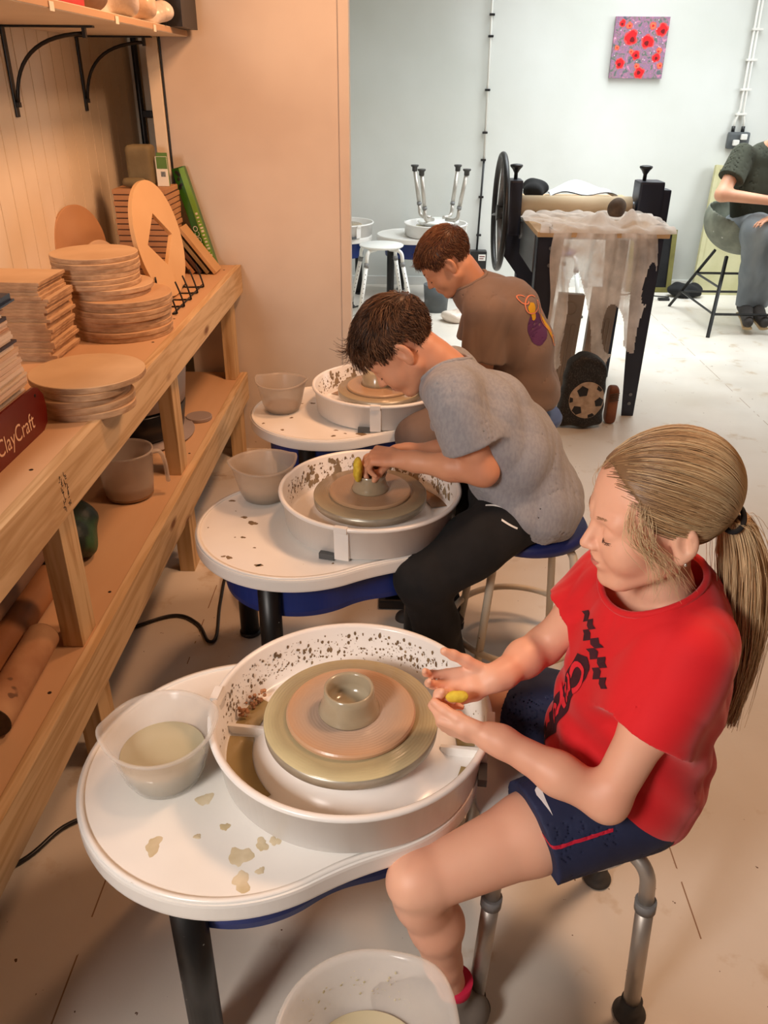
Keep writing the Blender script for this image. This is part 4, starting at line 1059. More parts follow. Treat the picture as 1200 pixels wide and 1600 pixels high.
for cx, cy, r, ro in ((-.025, .045, .030, 10), (.06, .065, .02, 40), (.062, -.01, .026, 0), (-.045, -.055, .028, 30), (.03, -.085, .02, 60), (-.082, 0, .016, 20)):
    pts = []
    for i in range(5):
        a = R(ro+72*i+90); x, y = cx+r*math.cos(a), cy+r*math.sin(a); q = math.hypot(x/.086, y/.093)
        if q > 1: x /= q; y /= q
        pts.append((x, y))
    on_bag(pts, .0045, 'ball_patch', 'ball_black')
mat('brown_leather', (140, 84, 48), .5, c2=(112, 62, 34), scale=12)
sh_ = thing('shoe', 'brown shoe standing upright against the football bag', 'shoe', (1.075, 3.93, 0))
def shf_(P):
    q = P-A(1.083, 3.93, .10); d = np.maximum(np.abs(q[:, 0])-.034, np.abs(q[:, 1])-.038); d = smax(d, np.abs(q[:, 2])-.1, .03); return smax(d, (np.hypot(q[:, 0]/.037, q[:, 1]/.045)-1)*.03, .02)
o = field_obj('upper', shf_, (1.02, 3.87, -.01), (1.14, 3.99, .22), .005, 'brown_leather', sh_); o.matrix_parent_inverse = Matrix.Translation((-1.075, -3.93, 0))
b = MB()
for k in range(4): b.tube([(1.060, 3.888, .13+k*.012), (1.106, 3.888, .138+k*.012)], .0022, 6)
o = b.build('laces', 'roller_end', sh_); o.matrix_parent_inverse = Matrix.Translation((-1.075, -3.93, 0))

# ------------------------------------------------------------ back wall things
cv = thing('painting', 'square canvas of red poppies hanging on the white back wall', 'painting', (1.757, 7.08, 1.792))
def poppy_ground():
    m, t, b, out = nt('painted_ground'); L = t.links
    tc = N(t, 'ShaderNodeTexCoord'); n = N(t, 'ShaderNodeTexNoise'); n.inputs['Scale'].default_value = 26; n.inputs['Detail'].default_value = 4; n.inputs['Distortion'].default_value = 1.2; L.new(tc.outputs['Object'], n.inputs[0])
    r = N(t, 'ShaderNodeValToRGB'); e = r.color_ramp.elements; e[0].position = .3; e[1].position = .72
    e[0].color = (*hexc(96, 84, 120), 1); e[1].color = (*hexc(214, 150, 186), 1)
    for p, c in ((.40, (104, 124, 104)), (.48, (176, 120, 150)), (.56, (138, 118, 146)), (.63, (196, 126, 150))): x = e.new(p); x.color = (*hexc(*c), 1)
    L.new(n.outputs[0], r.inputs[0]); L.new(r.outputs[0], b.inputs['Base Color']); MATS['painted_ground'] = m
poppy_ground()
MB().box(-.201, .201, -.009, .018, -.203, .203, .002).build('canvas', 'painted_ground', cv)
for nm, c in (('petal_red', (226, 26, 34)), ('petal_pink', (240, 84, 84)), ('petal_orange', (246, 120, 84)), ('petal_dark', (120, 10, 18)), ('dot_white', (240, 226, 232)), ('leaf_dark', (74, 84, 96))): mat(nm, c, .5)
def flower(cx, cz, r, seed, m='petal_red', edge='petal_pink', heart='petal_dark'):
    rs = random.Random(seed); b = MB(); b2 = MB(); b3 = MB()
    def blob(bb, x, z, q, y, k=14):
        ph = rs.uniform(0, 6); pts = [(x+q*(1+.12*math.sin(3*2*PI*i/k+ph))*math.cos(2*PI*i/k), y, z+q*(1+.12*math.sin(3*2*PI*i/k+ph))*math.sin(2*PI*i/k)) for i in range(k)]
        bb.add(pts, [tuple(range(k))])
    for i in range(5):
        a = rs.uniform(0, 1)+i*2*PI/5; blob(b, cx+r*.45*math.cos(a), cz+r*.45*math.sin(a), r*.62, -.0094-.00004*i)
        blob(b2, cx+r*.38*math.cos(a), cz+r*.38*math.sin(a), r*.50, -.0098-.00004*i)
    blob(b3, cx+rs.uniform(-.2, .2)*r, cz-rs.uniform(0, .3)*r, r*.34, -.0103)
    b.build('petal_edge', edge, cv); b2.build('petals', m, cv); b3.build('flower_heart', heart, cv)
for i, (u, v, r, ms) in enumerate([(.13, .90, .025, 0), (.26, .86, .024, 1), (.32, .67, .052, 0), (.64, .60, .048, 0), (.88, .80, .045, 0), (.70, .86, .026, 1), (.45, .38, .032, 0), (.17, .24, .036, 0), (.56, .09, .040, 0), (.50, .20, .02, 1), (.84, .34, .032, 0), (.88, .46, .022, 1), (.93, .21, .022, 1), (.08, .50, .018, 1), (.36, .44, .018, 1)]):
    flower(-.2+u*.4, -.2+v*.4, r, i, *(('petal_red', 'petal_pink', 'petal_dark') if ms == 0 else ('petal_orange', 'petal_pink', 'petal_red')))
b = MB(); rs = random.Random(6)
for i in range(26): x, z = rs.uniform(-.19, .19), rs.uniform(-.19, .19); b.disc(.0035, 0, .0006, n=8, bev=.0001, M=Matrix.Translation((x, -.0092, z)) @ Matrix.Rotation(R(90), 4, 'X'))
tag(b.build('paint_dots', 'dot_white', cv), kind='stuff')
cd = thing('wall_conduit', 'thin cable run with clips down the back wall, white above and black below', 'conduit', (.63, 7.08, 0))
MB().tube([(-.012, 0, 2.9), (.008, 0, 1.0)], .009, 8).build('white_pipe', 'white_plastic', cd); MB().tube([(.008, 0, 1.0), (-.006, 0, .30)], .008, 8).build('black_cable', 'black_plastic', cd)
for z in (2.0, 1.86, 1.5, 1.2, 1.0, .72, .42): MB().box(-.018, .022, -.014, .012, z-.008, z+.008, .003).build('clip', 'black_plastic', cd)
eb = thing('electrical_box', 'black box with a white label low on the back wall under the cable run', 'box', (.632, 7.02, .13))
MB().box(-.07, .07, -.04, .06, 0, .175, .01).build('case', 'black_plastic', eb); MB().box(.0, .06, -.042, -.0395, .10, .15).build('label', 'white_plastic', eb)
b = MB(); b.box(.008, .052, -.0432, -.0418, .13, .138).box(.008, .044, -.0432, -.0418, .113, .12); b.build('print', 'garment_red', eb)
w2c = thing('wall_conduit', 'twin white pipes running down the back wall to the double socket', 'conduit', (2.62, 7.08, 1.3))
for s in (-1, 1): MB().tube([(-.03+s*.013, 0, 1.6), (.0+s*.013, 0, .08), (s*.036, 0, .0), (s*.038, 0, -.06)], .009, 8).build('pipe', 'white_plastic', w2c); MB().tube([(s*.038, 0, -.035), (s*.038, 0, -.075)], .014, 10).build('gland', 'black_plastic', w2c)
for z in (.62, .42, .22, .05): MB().box(-.04, .04, -.012, .014, z-.008, z+.008, .003).build('saddle', 'white_plastic', w2c)
so = thing('double_socket', 'grey double wall socket with white plugs below the twin white pipes', 'socket', (2.632, 7.085, 1.16))
MB().box(-.085, .085, -.035, .012, -.058, .065, .02).build('faceplate', 'grey_plastic', so)
for x, z in ((-.025, -.012), (.03, .03)): MB().box(x-.024, x+.024, -.06, -.036, z-.02, z+.022, .008).build('plug', 'white_plastic', so)
fr = thing('framed_panel', 'black panel in an olive frame leaning low on the back wall', 'frame', (2.1, 6.93, 0))
mat('olive_frame', (122, 116, 62), .5, c2=(104, 98, 50), scale=9)
Mt = Matrix.Rotation(R(-9), 4, 'X')
MB().box(-.17, .12, 0, .02, .03, .47, 0, Mt).build('panel', 'black_plastic', fr)
MB().box(-.21, -.17, -.01, .03, 0, .50, .003, Mt).box(.12, .16, -.01, .03, 0, .50, .003, Mt).box(-.17, .12, -.01, .03, 0, .04, .003, Mt).box(-.17, .12, -.01, .03, .46, .50, .003, Mt).build('frame_border', 'olive_frame', fr)
tf = thing('framed_panel', 'tall olive-cream framed board leaning on the back wall behind the shell chair', 'frame', (2.50, 6.86, 0))
mat('cream_board', (206, 200, 158), .6, c2=(192, 186, 140), scale=6)
Mt = Matrix.Rotation(R(-10), 4, 'X') @ Matrix.Rotation(R(4), 4, 'Y')
MB().box(-.05, .36, 0, .02, .0, .98, 0, Mt).build('panel', 'cream_board', tf); MB().box(-.085, -.05, -.012, .03, 0, 1.0, .003, Mt).box(-.05, .36, -.012, .03, .965, 1.0, .003, Mt).build('frame_border', 'cream_board', tf)
lump('shoulder_bag', 'black bag dumped on the floor by the back wall', 'bag', (2.33, 6.78, .052), (.15, .085, .062), 'garment', 41, .01)
b = MB().tube(spline([(2.20, 6.74, .006), (2.08, 6.78, .005), (1.98, 6.90, .005), (1.84, 6.80, .005), (1.75, 6.9, .005)], 8), .005, 8); tag(b.build('cable', 'black_plastic'), 'thin black cable on the floor near the black panel', 'cable')
tag(MB().box(2.08, 2.17, 6.62, 6.66, 0, .02, .006).build('switch', 'black_plastic'), 'small black inline switch lying on the white floor', 'switch')
tag(MB().lathe([(.001, 0), (.085, 0), (.10, .20), (.096, .2), (.082, .008), (.001, .008)], 40, (.26, 6.20, 0)).build('bin', 'grey_plastic'), 'small grey bin on the floor beyond the boys', 'bin')
lump('plastic_bag', 'crumpled clear plastic bag on the floor behind the brown-shirted boy', 'bag', (.40, 5.9, .04), (.10, .09, .05), 'bag_pale', 51, .009)
shower_stool('stool', 'blue seated stool with white legs glimpsed through the press frame', (1.12, 6.2, 0), R(10), 'wheel_blue', 'stool_white', 'collar_grey', 'rubber_grey', .46, .18)
for k, (pts, lb) in enumerate([([(-.87, 2.05, .007), (-.73, 2.14, .007), (-.64, 2.10, .007), (-.585, 2.01, .007), (-.565, 2.04, .007), (-.59, 2.22, .007), (-.585, 2.38, .05), (-.45, 2.2, .2), (-.3, 2.1, .3)], 'black power cable looping on the floor beside the middle wheel'),
                              ([(-.95, 1.1, .007), (-.824, 1.20, .007), (-.76, 1.30, .007), (-.64, 1.36, .007), (-.5, 1.30, .1), (-.34, 1.2, .3)], 'black power cable on the floor left of the nearest wheel'),
                              ([(-.62, 2.95, .007), (-.45, 3.0, .007), (-.3, 2.95, .1), (-.25, 2.9, .3)], 'black power cable on the floor below the furthest wheel'),
                              ([(-.5, 6.1, .007), (-.2, 6.4, .007), (0, 6.3, .007), (.2, 6.45, .007), (.5, 6.9, .007), (.62, 6.98, .12)], 'black cable trailing under the wheels by the back wall')]):
    tag(MB().tube(spline(pts, 10), .0055, 10).build('power_cable', 'black_plastic'), lb, 'cable')
fp = thing('foot_pedal', 'black foot pedal on the floor between the first two wheels', 'pedal', (.04, 2.28, 0))
MB().box(-.10, .10, -.07, .07, .0, .035, .008).build('base', 'black_plastic', fp); MB().box(-.09, .09, -.06, .06, .042, .055, .006, Matrix.Rotation(R(7), 4, 'Y')).build('treadle', 'black_metal', fp)

# ------------------------------------------------------------ people
mat('skin_girl', (236, 184, 156), .5, c2=(230, 170, 142), scale=7, sss=.12, bump=.05, bscale=200, bdist=.0004)
mat('skin_boy', (222, 164, 130), .5, c2=(212, 150, 118), scale=7, sss=.12, bump=.05, bscale=200, bdist=.0004)
mat('skin_boy_tan', (206, 150, 118), .5, c2=(196, 138, 106), scale=7, sss=.12)
mat('lip', (204, 120, 108), .4); mat('lash', (60, 40, 30), .7); mat('eye_white', (232, 226, 220), .2); mat('iris', (70, 60, 50), .15)
mat('brow_blond', (176, 134, 100), .8); mat('brow_dark', (84, 52, 36), .8)
for nm, c in (('hair_blond_light', (220, 192, 150)), ('hair_blond', (180, 144, 104)), ('hair_blond_dark', (128, 98, 70)), ('hair_blond_root', (104, 70, 46)), ('hair_brown', (92, 62, 42)), ('hair_brown_light', (132, 94, 66)), ('hair_brown_dark', (56, 36, 24)), ('hair_copper', (104, 62, 38)), ('hair_copper_dark', (66, 40, 26))):
    mat(nm, c, .42, spec=.4)
mat('shirt_red', (222, 14, 28), .8, c2=(206, 10, 24), scale=5, bump=.15, bscale=240, bdist=.0006, sheen=.2)
mat('print_maroon', (66, 18, 34), .8, c2=(54, 14, 28), scale=40); mat('print_red', (228, 40, 56), .8)
mat('shorts_navy', (26, 34, 66), .75, c2=(34, 44, 80), scale=14, bump=.2, bscale=200, bdist=.0006)
mat('swoosh_white', (240, 240, 240), .5); mat('piping_red', (196, 24, 54), .6)
def heather(name, a, b_, c):
    mat(name, a, .9, c2=b_, scale=150, detail=5, lo=.4, hi=.62, bump=.2, bscale=260, bdist=.0006, stretch=(1, 1, .45), sheen=.2)
heather('shirt_grey', (158, 159, 164), (147, 148, 154), None)
mat('shirt_brown', (132, 112, 100), .9, c2=(124, 104, 92), scale=6, bump=.15, bscale=240, bdist=.0006, sheen=.15)
mat('trouser_black', (15, 15, 17), .9, c2=(22, 22, 24), scale=20, bump=.2, bscale=120)
mat('trouser_taupe', (120, 104, 96), .85, c2=(108, 92, 84), scale=10, bump=.2)
mat('shirt_olive', (66, 68, 54), .9, c2=(56, 58, 46), scale=6, bump=.2)
mat('denim', (140, 146, 148), .9, c2=(112, 120, 126), scale=6, bump=.3, bscale=140, stretch=(1, 1, .5))
mat('shoe_dark', (58, 52, 48), .7, c2=(44, 40, 38), scale=10); mat('sole_tan', (186, 160, 120), .7)
mat('sponge_yellow', (226, 202, 70), .85, c2=(206, 178, 50), scale=60, bump=.6, bscale=160)
mat('shoe_grey', (120, 112, 104), .7); mat('sock_pink', (206, 30, 70), .8)

def head_field(O, M, s, ear=1.0, jaw=1.0):
    O = np.asarray(O, float)
    def f(P):
        q = ((P-O)@M)/s
        m = np.stack([np.abs(q[:, 0]), q[:, 1], q[:, 2]], 1)      # mirrored
        d = ell(q, (0, -.018, .042), (.0735, .092, .080))
        d = smin(d, ell(q, (0, .018, .030), (.066, .066, .072)), .03)
        d = smin(d, ell(q, (0, .034, -.030), (.054*jaw, .052, .064)), .035)
        d = smin(d, rcone(m, (.0, .072, -.086), (.014, .066, -.084), .016, .013), .022)          # chin
        d = smin(d, rcone(m, (.048, -.002, -.052), (.020, .056, -.080), .014, .012), .03)         # jaw line
        d = smin(d, ell(m, (.034, .058, -.030), (.026, .026, .028)), .022)                        # cheek
        d = smin(d, rcone(m, (.012, .081, .022), (.040, .070, .022), .009, .010), .016)           # brow
        d = smax(d, -ell(m, (.030, .097, .004), (.016, .016, .012)), .016)                        # socket
        d = smin(d, ell(m, (.030, .0735, .002), (.0135, .0135, .0125)), .005)                     # lid over the eyeball
        d = smax(d, -rcone(m, (.019, .0905, .0085), (.041, .083, .0075), .0012, .0010), .002)      # lid crease
        d = smin(d, rcone(q, (0, .086, .010), (0, .104, -.022), .0058, .0085), .010)              # nose
        d = smin(d, ell(m, (.009, .095, -.026), (.0062, .0080, .0062)), .006)
        d = smax(d, -ell(m, (.0052, .0975, -.0335), (.0026, .0040, .0026)), .003)
        d = smin(d, ell(q, (0, .080, -.052), (.022, .014, .018)), .012)                           # mouth mound
        d = smin(d, ell(q, (0, .0905, -.0470), (.0165, .0062, .0040)), .004)
        d = smin(d, ell(q, (0, .0890, -.0560), (.0150, .0066, .0048)), .004)
        d = smax(d, -rcone(m, (0, .0985, -.0512), (.019, .088, -.0508), .0013, .0010), .003)
        # ear: shell with a hollow
        ex = A(.0765, -.010, -.004)
        e = ell(m, ex, (.0090*ear, .0190*ear, .030*ear), np.array([[.93, -.36, 0], [.36, .93, 0], [0, 0, 1.]]))
        e = smin(e, ell(m, ex+A(-.002, .006, -.026), (.006, .009, .009)), .008)
        e = smax(e, -ell(m, ex+A(.0085, .003, .004), (.0078, .0115, .0190)), .003)
        e = smin(e, rcone(m, ex+A(.005, -.006, -.010), ex+A(.006, -.004, .012), .0022, .0022), .004)
        return smin(d, e, .006)*s
    return f
def skull(P, O, M, s, g=0):
    q = ((P-np.asarray(O))@M)/s
    d = ell(q, (0, -.018, .042), (.0735, .092, .080)); d = smin(d, ell(q, (0, .018, .030), (.066, .066, .072)), .03)
    return d*s-g
def hand(W, d, n, left, s, curl, spread=.10, thumb=(.9, .55, .25), tcurl=30):
    """five fingers and a palm as tapered chains -> list of (points, radii)"""
    y = np.asarray(d, float); y /= np.linalg.norm(y); n = np.asarray(n, float); n = n-n@y*y; n /= np.linalg.norm(n); z = -n; x = np.cross(y, z)
    sg = 1 if left else -1; W = np.asarray(W, float)
    def pt(a, b, c): return W+s*(x*a*sg+y*b+z*c)
    out = []
    xs = (.030, .010, -.010, -.028); L = (.074, .082, .076, .060); base = (.092, .096, .092, .083); r0 = (.0092, .0094, .0090, .0080)
    for i in range(4):
        out.append(([pt(xs[i]*.35, .0, 0), pt(xs[i]*.8, .045, .002), pt(xs[i], base[i], .001)], [.0155*s, .0135*s, .0108*s]))
        p = pt(xs[i], base[i], 0); a = 0; pts = [p]; rs_ = [r0[i]*1.08*s]
        c = curl[i]; sp = spread*(1.5-i)
        for k, fr in enumerate((.46, .31, .23)):
            a += R(c[k]); dr = (y*math.cos(a)-z*math.sin(a))*math.cos(sp)+x*sg*math.sin(sp); p = p+dr*L[i]*fr*s; pts.append(p); rs_.append(r0[i]*s*(1-.11*(k+1)))
        out.append((pts, rs_))
    b = pt(.022, .022, -.004); td = x*sg*thumb[0]+y*thumb[1]-z*thumb[2]; td /= np.linalg.norm(td)
    p1 = b+td*.040*s; ax = np.cross(td, y); 
    t2 = td*math.cos(R(tcurl))+(y*.8-z*.5)*math.sin(R(tcurl)); t2 /= np.linalg.norm(t2); p2 = p1+t2*.032*s
    t3 = t2*math.cos(R(tcurl*.7))+(y*.6-z*.8)*math.sin(R(tcurl*.7)); t3 /= np.linalg.norm(t3); p3 = p2+t3*.024*s
    out.append(([b, p1, p2, p3], [.0150*s, .0120*s, .0102*s, .0084*s]))
    return out
def hand_field(chains):
    def f(P):
        d = None
        for i, (pts, rs_) in enumerate(chains):
            e = chain(P, pts, rs_, .006)
            palm = len(pts) == 3
            d = e if d is None else smin(d, e, .010 if palm else .0035)
        return d
    return f
def bounded(f, c, r):
    """evaluate an expensive field only near its centre; elsewhere a safe lower bound"""
    c = np.asarray(c, float)
    def g(P):
        dd = np.linalg.norm(P-c, axis=1); out = dd-r+.03; m = dd < r+.02
        if m.any(): out[m] = f(P[m])
        return out
    return g
def body_field(chains, heads, hands, k=.02):
    hb = [bounded(h[0], h[1], h[2]) for h in heads]; hh = [bounded(h[0], h[1], h[2]) for h in hands]
    def f(P):
        d = None
        for pts, rs_ in chains:
            e = chain(P, pts, rs_, k); d = e if d is None else smin(d, e, k)
        for h in hb: d = smin(d, h(P), .018)
        for h in hh: d = smin(d, h(P), .010)
        return d
    return f
def folds(P, amp, seed, fr=26, aniso=(1, 1, .45)):
    rg = np.random.default_rng(seed); q = P*np.asarray(aniso); s = 0
    w = q+.018*np.sin(P[:, [1, 2, 0]]*19+seed)
    for i in range(5):
        v = rg.normal(size=3); v /= np.linalg.norm(v); s = s+(1.2-2.4*np.abs(np.sin((w@v)*fr*.5*(1+.5*i)+rg.uniform(0, 6)))**.8)/(1+.35*i)
    return amp*s/2
def shell(f, t=.006):
    return lambda P: (lambda d: np.maximum(d, -(d+t)))(f(P))
def strands_on(O, M, s, n, region, flow, length, lift, seed, seg=10, off=.004, clump=60, jit=.35, grav=0):
    """hair rooted on the skull, combed along flow(q)->local direction; q in head units"""
    rg = np.random.default_rng(seed); O = np.asarray(O, float)
    v = rg.normal(size=(n*6, 3)); v /= np.linalg.norm(v, axis=1)[:, None]
    lo = np.zeros(len(v)); hi = np.full(len(v), .16)
    for _ in range(24):
        mid = (lo+hi)/2; q = A(0, -.01, .03)+v*mid[:, None]; d = skull(O+(q@M.T)*s, O, M, s); hi = np.where(d > 0, mid, hi); lo = np.where(d > 0, lo, mid)
    q = A(0, -.01, .03)+v*hi[:, None]; q = q[region(q)][:n]
    cc = q[rg.integers(0, len(q), clump)]; ci = np.argmin(((q[:, None]-cc[None])**2).sum(2), 1); cn = rg.normal(size=(clump, 3))
    L = length(q)*rg.uniform(.75, 1.15, len(q)); p = q.copy(); P = [p.copy()]
    def dist(x): return skull(O+(x@M.T)*s, O, M, s)/s
    def grad(x):
        e = 1e-3; return np.stack([dist(x+A(e, 0, 0))-dist(x-A(e, 0, 0)), dist(x+A(0, e, 0))-dist(x-A(0, e, 0)), dist(x+A(0, 0, e))-dist(x-A(0, 0, e))], 1)/(2*e)
    jn = rg.normal(size=(len(q), 3))*.5+cn[ci]
    for k in range(seg):
        g = grad(p); g /= np.linalg.norm(g, axis=1)[:, None]+1e-9
        fl = flow(p, q)+jn*jit*(.4+.6*k/seg); fl = fl-(fl*g).sum(1)[:, None]*g*.9; fl /= np.linalg.norm(fl, axis=1)[:, None]+1e-9
        lf = lift(q)*(1-.9*k/seg)
        st = fl+g*lf[:, None]; st[:, 2] -= grav*(k/seg); st /= np.linalg.norm(st, axis=1)[:, None]
        p = p+st*(L/seg)[:, None]; d = dist(p); need = off*(.4+.6*min(1, k/3))
        p = p+g*np.maximum(need-d, 0)[:, None]; P.append(p.copy())
    P = np.stack(P, 1)
    return O+(P@M.T)*s
def collar(target, c, ax, r, m, par, lo=-.06, hi=.035, th=.0052):
    """knitted neck band: a smooth tube along the neck edge of the shirt"""
    V = np.array([tuple(v.co) for v in target.data.vertices]); ax = np.asarray(ax, float)/np.linalg.norm(ax); e1 = np.cross(ax, A(0, 1, 0)); e1 /= np.linalg.norm(e1); e2 = np.cross(ax, e1)
    q = V-np.asarray(c); h = q@ax; x, y = q@e1, q@e2; rad = np.hypot(x, y); a = np.arctan2(y, x); n = 48
    ok = (np.abs(rad-r) < .006) & (h > lo) & (h < hi); hs = np.full(n, np.nan)
    for i in range(n):
        w_ = ok & (np.abs((a-(2*PI*i/n)+PI) % (2*PI)-PI) < PI/n*1.3)
        if w_.any(): hs[i] = np.percentile(h[w_], 92)
    good = ~np.isnan(hs)
    if good.sum() < n*.5: return
    k = np.arange(n); hs = np.interp(k, np.concatenate([k[good]-n, k[good], k[good]+n]), np.tile(hs[good], 3))
    for _ in range(4): hs = (np.roll(hs, 1)+2*hs+np.roll(hs, -1))/4
    P = [tuple(np.asarray(c)+(e1*math.cos(2*PI*i/n)+e2*math.sin(2*PI*i/n))*(r-.001)+ax*(hs[i % n])) for i in range(n+1)]
    return MB().tube(P, th, 12, caps=False).build('collar', m, par)
def child_of(o, par):
    o.parent = par; o.matrix_parent_inverse = par.matrix_world.inverted() if False else Matrix.Translation(-par.location); return o
def face_bits(par, O, M, s, brow, looking=0, lash=True):
    """brows, lash lines, lips as fine strands/ribbons laid on the face"""
    O = np.asarray(O, float); tw = lambda q: O+(np.asarray(q)@M.T)*s
    rg = np.random.default_rng(3); pth = []
    for sg in (1, -1):
        pth = []
        for i in range(90):
            t = rg.random(); x = .012+.034*t; z = .0235+.006*math.sin(t*2.6)-.004*t+rg.uniform(-.0022, .0022); y = .0905-.016*t**1.7
            b_ = A(sg*x, y, z); e = b_+A(sg*.006, -.0022*t, .0012); pth.append([tw(b_), tw((b_+e)/2+A(0, .0008, 0)), tw(e)])
        strands('eyebrow', pth, .0005*s/.9, brow, par)
    pth = []
    for sg in (1, -1):
        pth = []
        for i in range(34):
            t = rg.random(); x = .018+.025*t; zz = -.0062-.0020*math.sin(t*PI); y = .0868-.010*abs(t-.42)**1.5*2-.001
            b_ = A(sg*x, y, zz); e = b_+A(sg*.0016*(t-.2), .0030, -.0030); pth.append([tw(b_-A(0, .001, 0)), tw(b_*.4+e*.6+A(0, 0, -.0006)), tw(e)])
        strands('eyelashes', pth, .00020*s/.9, 'lash', par)
        MB().tube([tuple(tw(A(sg*(.0175+.0255*t), .0872-.0105*abs(t-.42)**1.5*2, -.0062-.0021*math.sin(t*PI)))) for t in [i/12 for i in range(13)]], .0005, 6).build('lid_line', 'lash', par)
def lip_patch(par, body, O, M, s):
    O = np.asarray(O, float); bv = BVHTree.FromPolygons([tuple(v.co) for v in body.data.vertices], [tuple(p.vertices) for p in body.data.polygons])
    up = [(-.0165, -.0512), (-.009, -.0466), (-.003, -.0442), (0, -.0452), (.003, -.0442), (.009, -.0466), (.0165, -.0512), (.008, -.0510), (0, -.0508), (-.008, -.0510)]
    lo_ = [(-.0155, -.0520), (-.008, -.0516), (0, -.0514), (.008, -.0516), (.0155, -.0520), (.009, -.0588), (0, -.0606), (-.009, -.0588)]
    for nm, poly in (('upper_lip', up), ('lower_lip', lo_)):
        V, F = poly_mesh(poly, .003)
        W = [O+(A(v[0], .13, v[1])@M.T)*s for v in V]; F = [list(f) for f in F]
        o = project([tuple(w) for w in W], F, bv, tuple(-(M[:, 1])), .0004, nm, 'lip', par)
        o.data.polygons.foreach_set('use_smooth', [True]*len(o.data.polygons))

# ---- girl in red
girl = thing('person', 'girl with a blonde ponytail in red t-shirt and navy shorts at the nearest wheel', 'person', (0, 0, 0))
gO, gs = A(.373, 1.03, 1.0), 1.01
gM = basis((-.98, -.10, -.16), (-.15, .01, .99))
gH = head_field(gO, gM, gs, ear=.95, jaw=1.0)
shL, shR = A(.428, .950, .822), A(.362, 1.145, .812)
elL, wrL = A(.325, .878, .592), A(.148, .952, .645)
elR, wrR = A(.262, 1.150, .672), A(.166, 1.062, .670)
hipL, hipR = A(.385, .985, .490), A(.375, 1.120, .490)
knL, anL = A(.038, .852, .425), A(.118, .885, .085)
knR, anR = A(.075, 1.315, .47), A(.11, 1.29, .085)
hl = hand(wrL, (-.90, .38, -.06), (.25, .70, .45), True, .80, [(42, 62, 35), (58, 70, 40), (66, 74, 42), (70, 76, 45)], .02, (.30, .95, .15), 18)
hr = hand(wrR, (-.96, -.22, -.12), (.02, -.62, .78), False, .82, [(20, 34, 22), (30, 36, 24), (38, 40, 26), (44, 44, 30)], .06, (.55, .75, .45), 16)
gchains = [
    ([A(.405, 1.045, .66), A(.425, 1.045, .80), A(.412, 1.045, .87)], [.07, .06, .042]),
    ([A(.412, 1.045, .85), A(.392, 1.033, .95)], [.036, .040]),
    ([A(.42, 1.045, .82), shL, (shL+elL)/2, elL], [.045, .040, .036, .0315]), ([elL, elL*.6+wrL*.4, wrL+A(.02, -.006, -.004), wrL], [.0315, .0315, .0225, .0215]),
    ([A(.42, 1.045, .82), shR, (shR+elR)/2, elR], [.045, .040, .036, .031]), ([elR, elR*.6+wrR*.4, wrR+A(.016, .01, 0), wrR], [.031, .031, .0225, .0215]),
    ([A(.405, 1.045, .66), A(.39, 1.05, .52)], [.07, .085]),
    ([hipL, hipL*.55+knL*.45, knL+A(.03, .008, .004)], [.078, .064, .047]), ([knL+A(0, 0, .004), knL*.86+anL*.14, knL*.66+anL*.34+A(.012, 0, 0), knL*.3+anL*.7, anL], [.047, .041, .044, .031, .025]),
    ([hipR, hipR*.55+knR*.45, knR], [.078, .064, .047]), ([knR, knR*.66+anR*.34+A(.012, 0, 0), knR*.3+anR*.7, anR], [.046, .044, .031, .025]),
    ([anL, A(.105, .890, .045), A(.06, .895, .035)], [.025, .028, .024]), ([anR, A(.09, 1.29, .045), A(.05, 1.29, .035)], [.025, .028, .024])]
gb = body_field(gchains, [(gH, gO, .16)], [(hand_field(hl), wrL+A(-.05, .04, 0), .13), (hand_field(hr), wrR+A(-.06, -.01, 0), .14)], .018)
body = field_obj('body', gb, (-.03, .76, -.02), (.56, 1.40, 1.15), .0026, 'skin_girl', girl)
face_bits(girl, gO, gM, gs, 'brow_blond'); lip_patch(girl, body, gO, gM, gs)

# t-shirt: torso and sleeves grown round the body, folds, open hems and neck
TM = np.array([[.95, -.312, 0], [.312, .95, 0], [0, 0, 1.]])     # torso turned a little towards the camera side
def g_torso(P):
    d = ell(P, (.415, 1.045, .745), (.104, .132, .17), TM)
    d = smin(d, ell(P, (.402, 1.047, .60), (.116, .140, .19), TM), .06)
    d = smin(d, ell(P, (.405, 1.050, .50), (.125, .150, .13)), .06)
    d = smin(d, chain(P, [shL+A(-.005, .01, .005), A(.418, 1.045, .842), shR+A(0, -.01, .005)], [.052, .056, .052], .03), .05)
    sl = rcone(P, shL+A(.0, .0, .004), shL*.46+elL*.54, .054, .066); sr = rcone(P, shR+A(0, 0, .004), shR*.50+elR*.50, .052, .060)
    cut = lambda P, a, b, t: (P-(a*(1-t)+b*t))@((b-a)/np.linalg.norm(b-a))
    sl = np.maximum(sl, cut(P, shL, elL, .50)); sr = np.maximum(sr, cut(P, shR, elR, .50))
    sl0 = smin(d, sl, .035); return smin(sl0, sr, .035)
NN = A(-.45, -.02, .89)/np.linalg.norm(A(-.45, -.02, .89)); NC = A(.402, 1.045, .868)+NN*.072
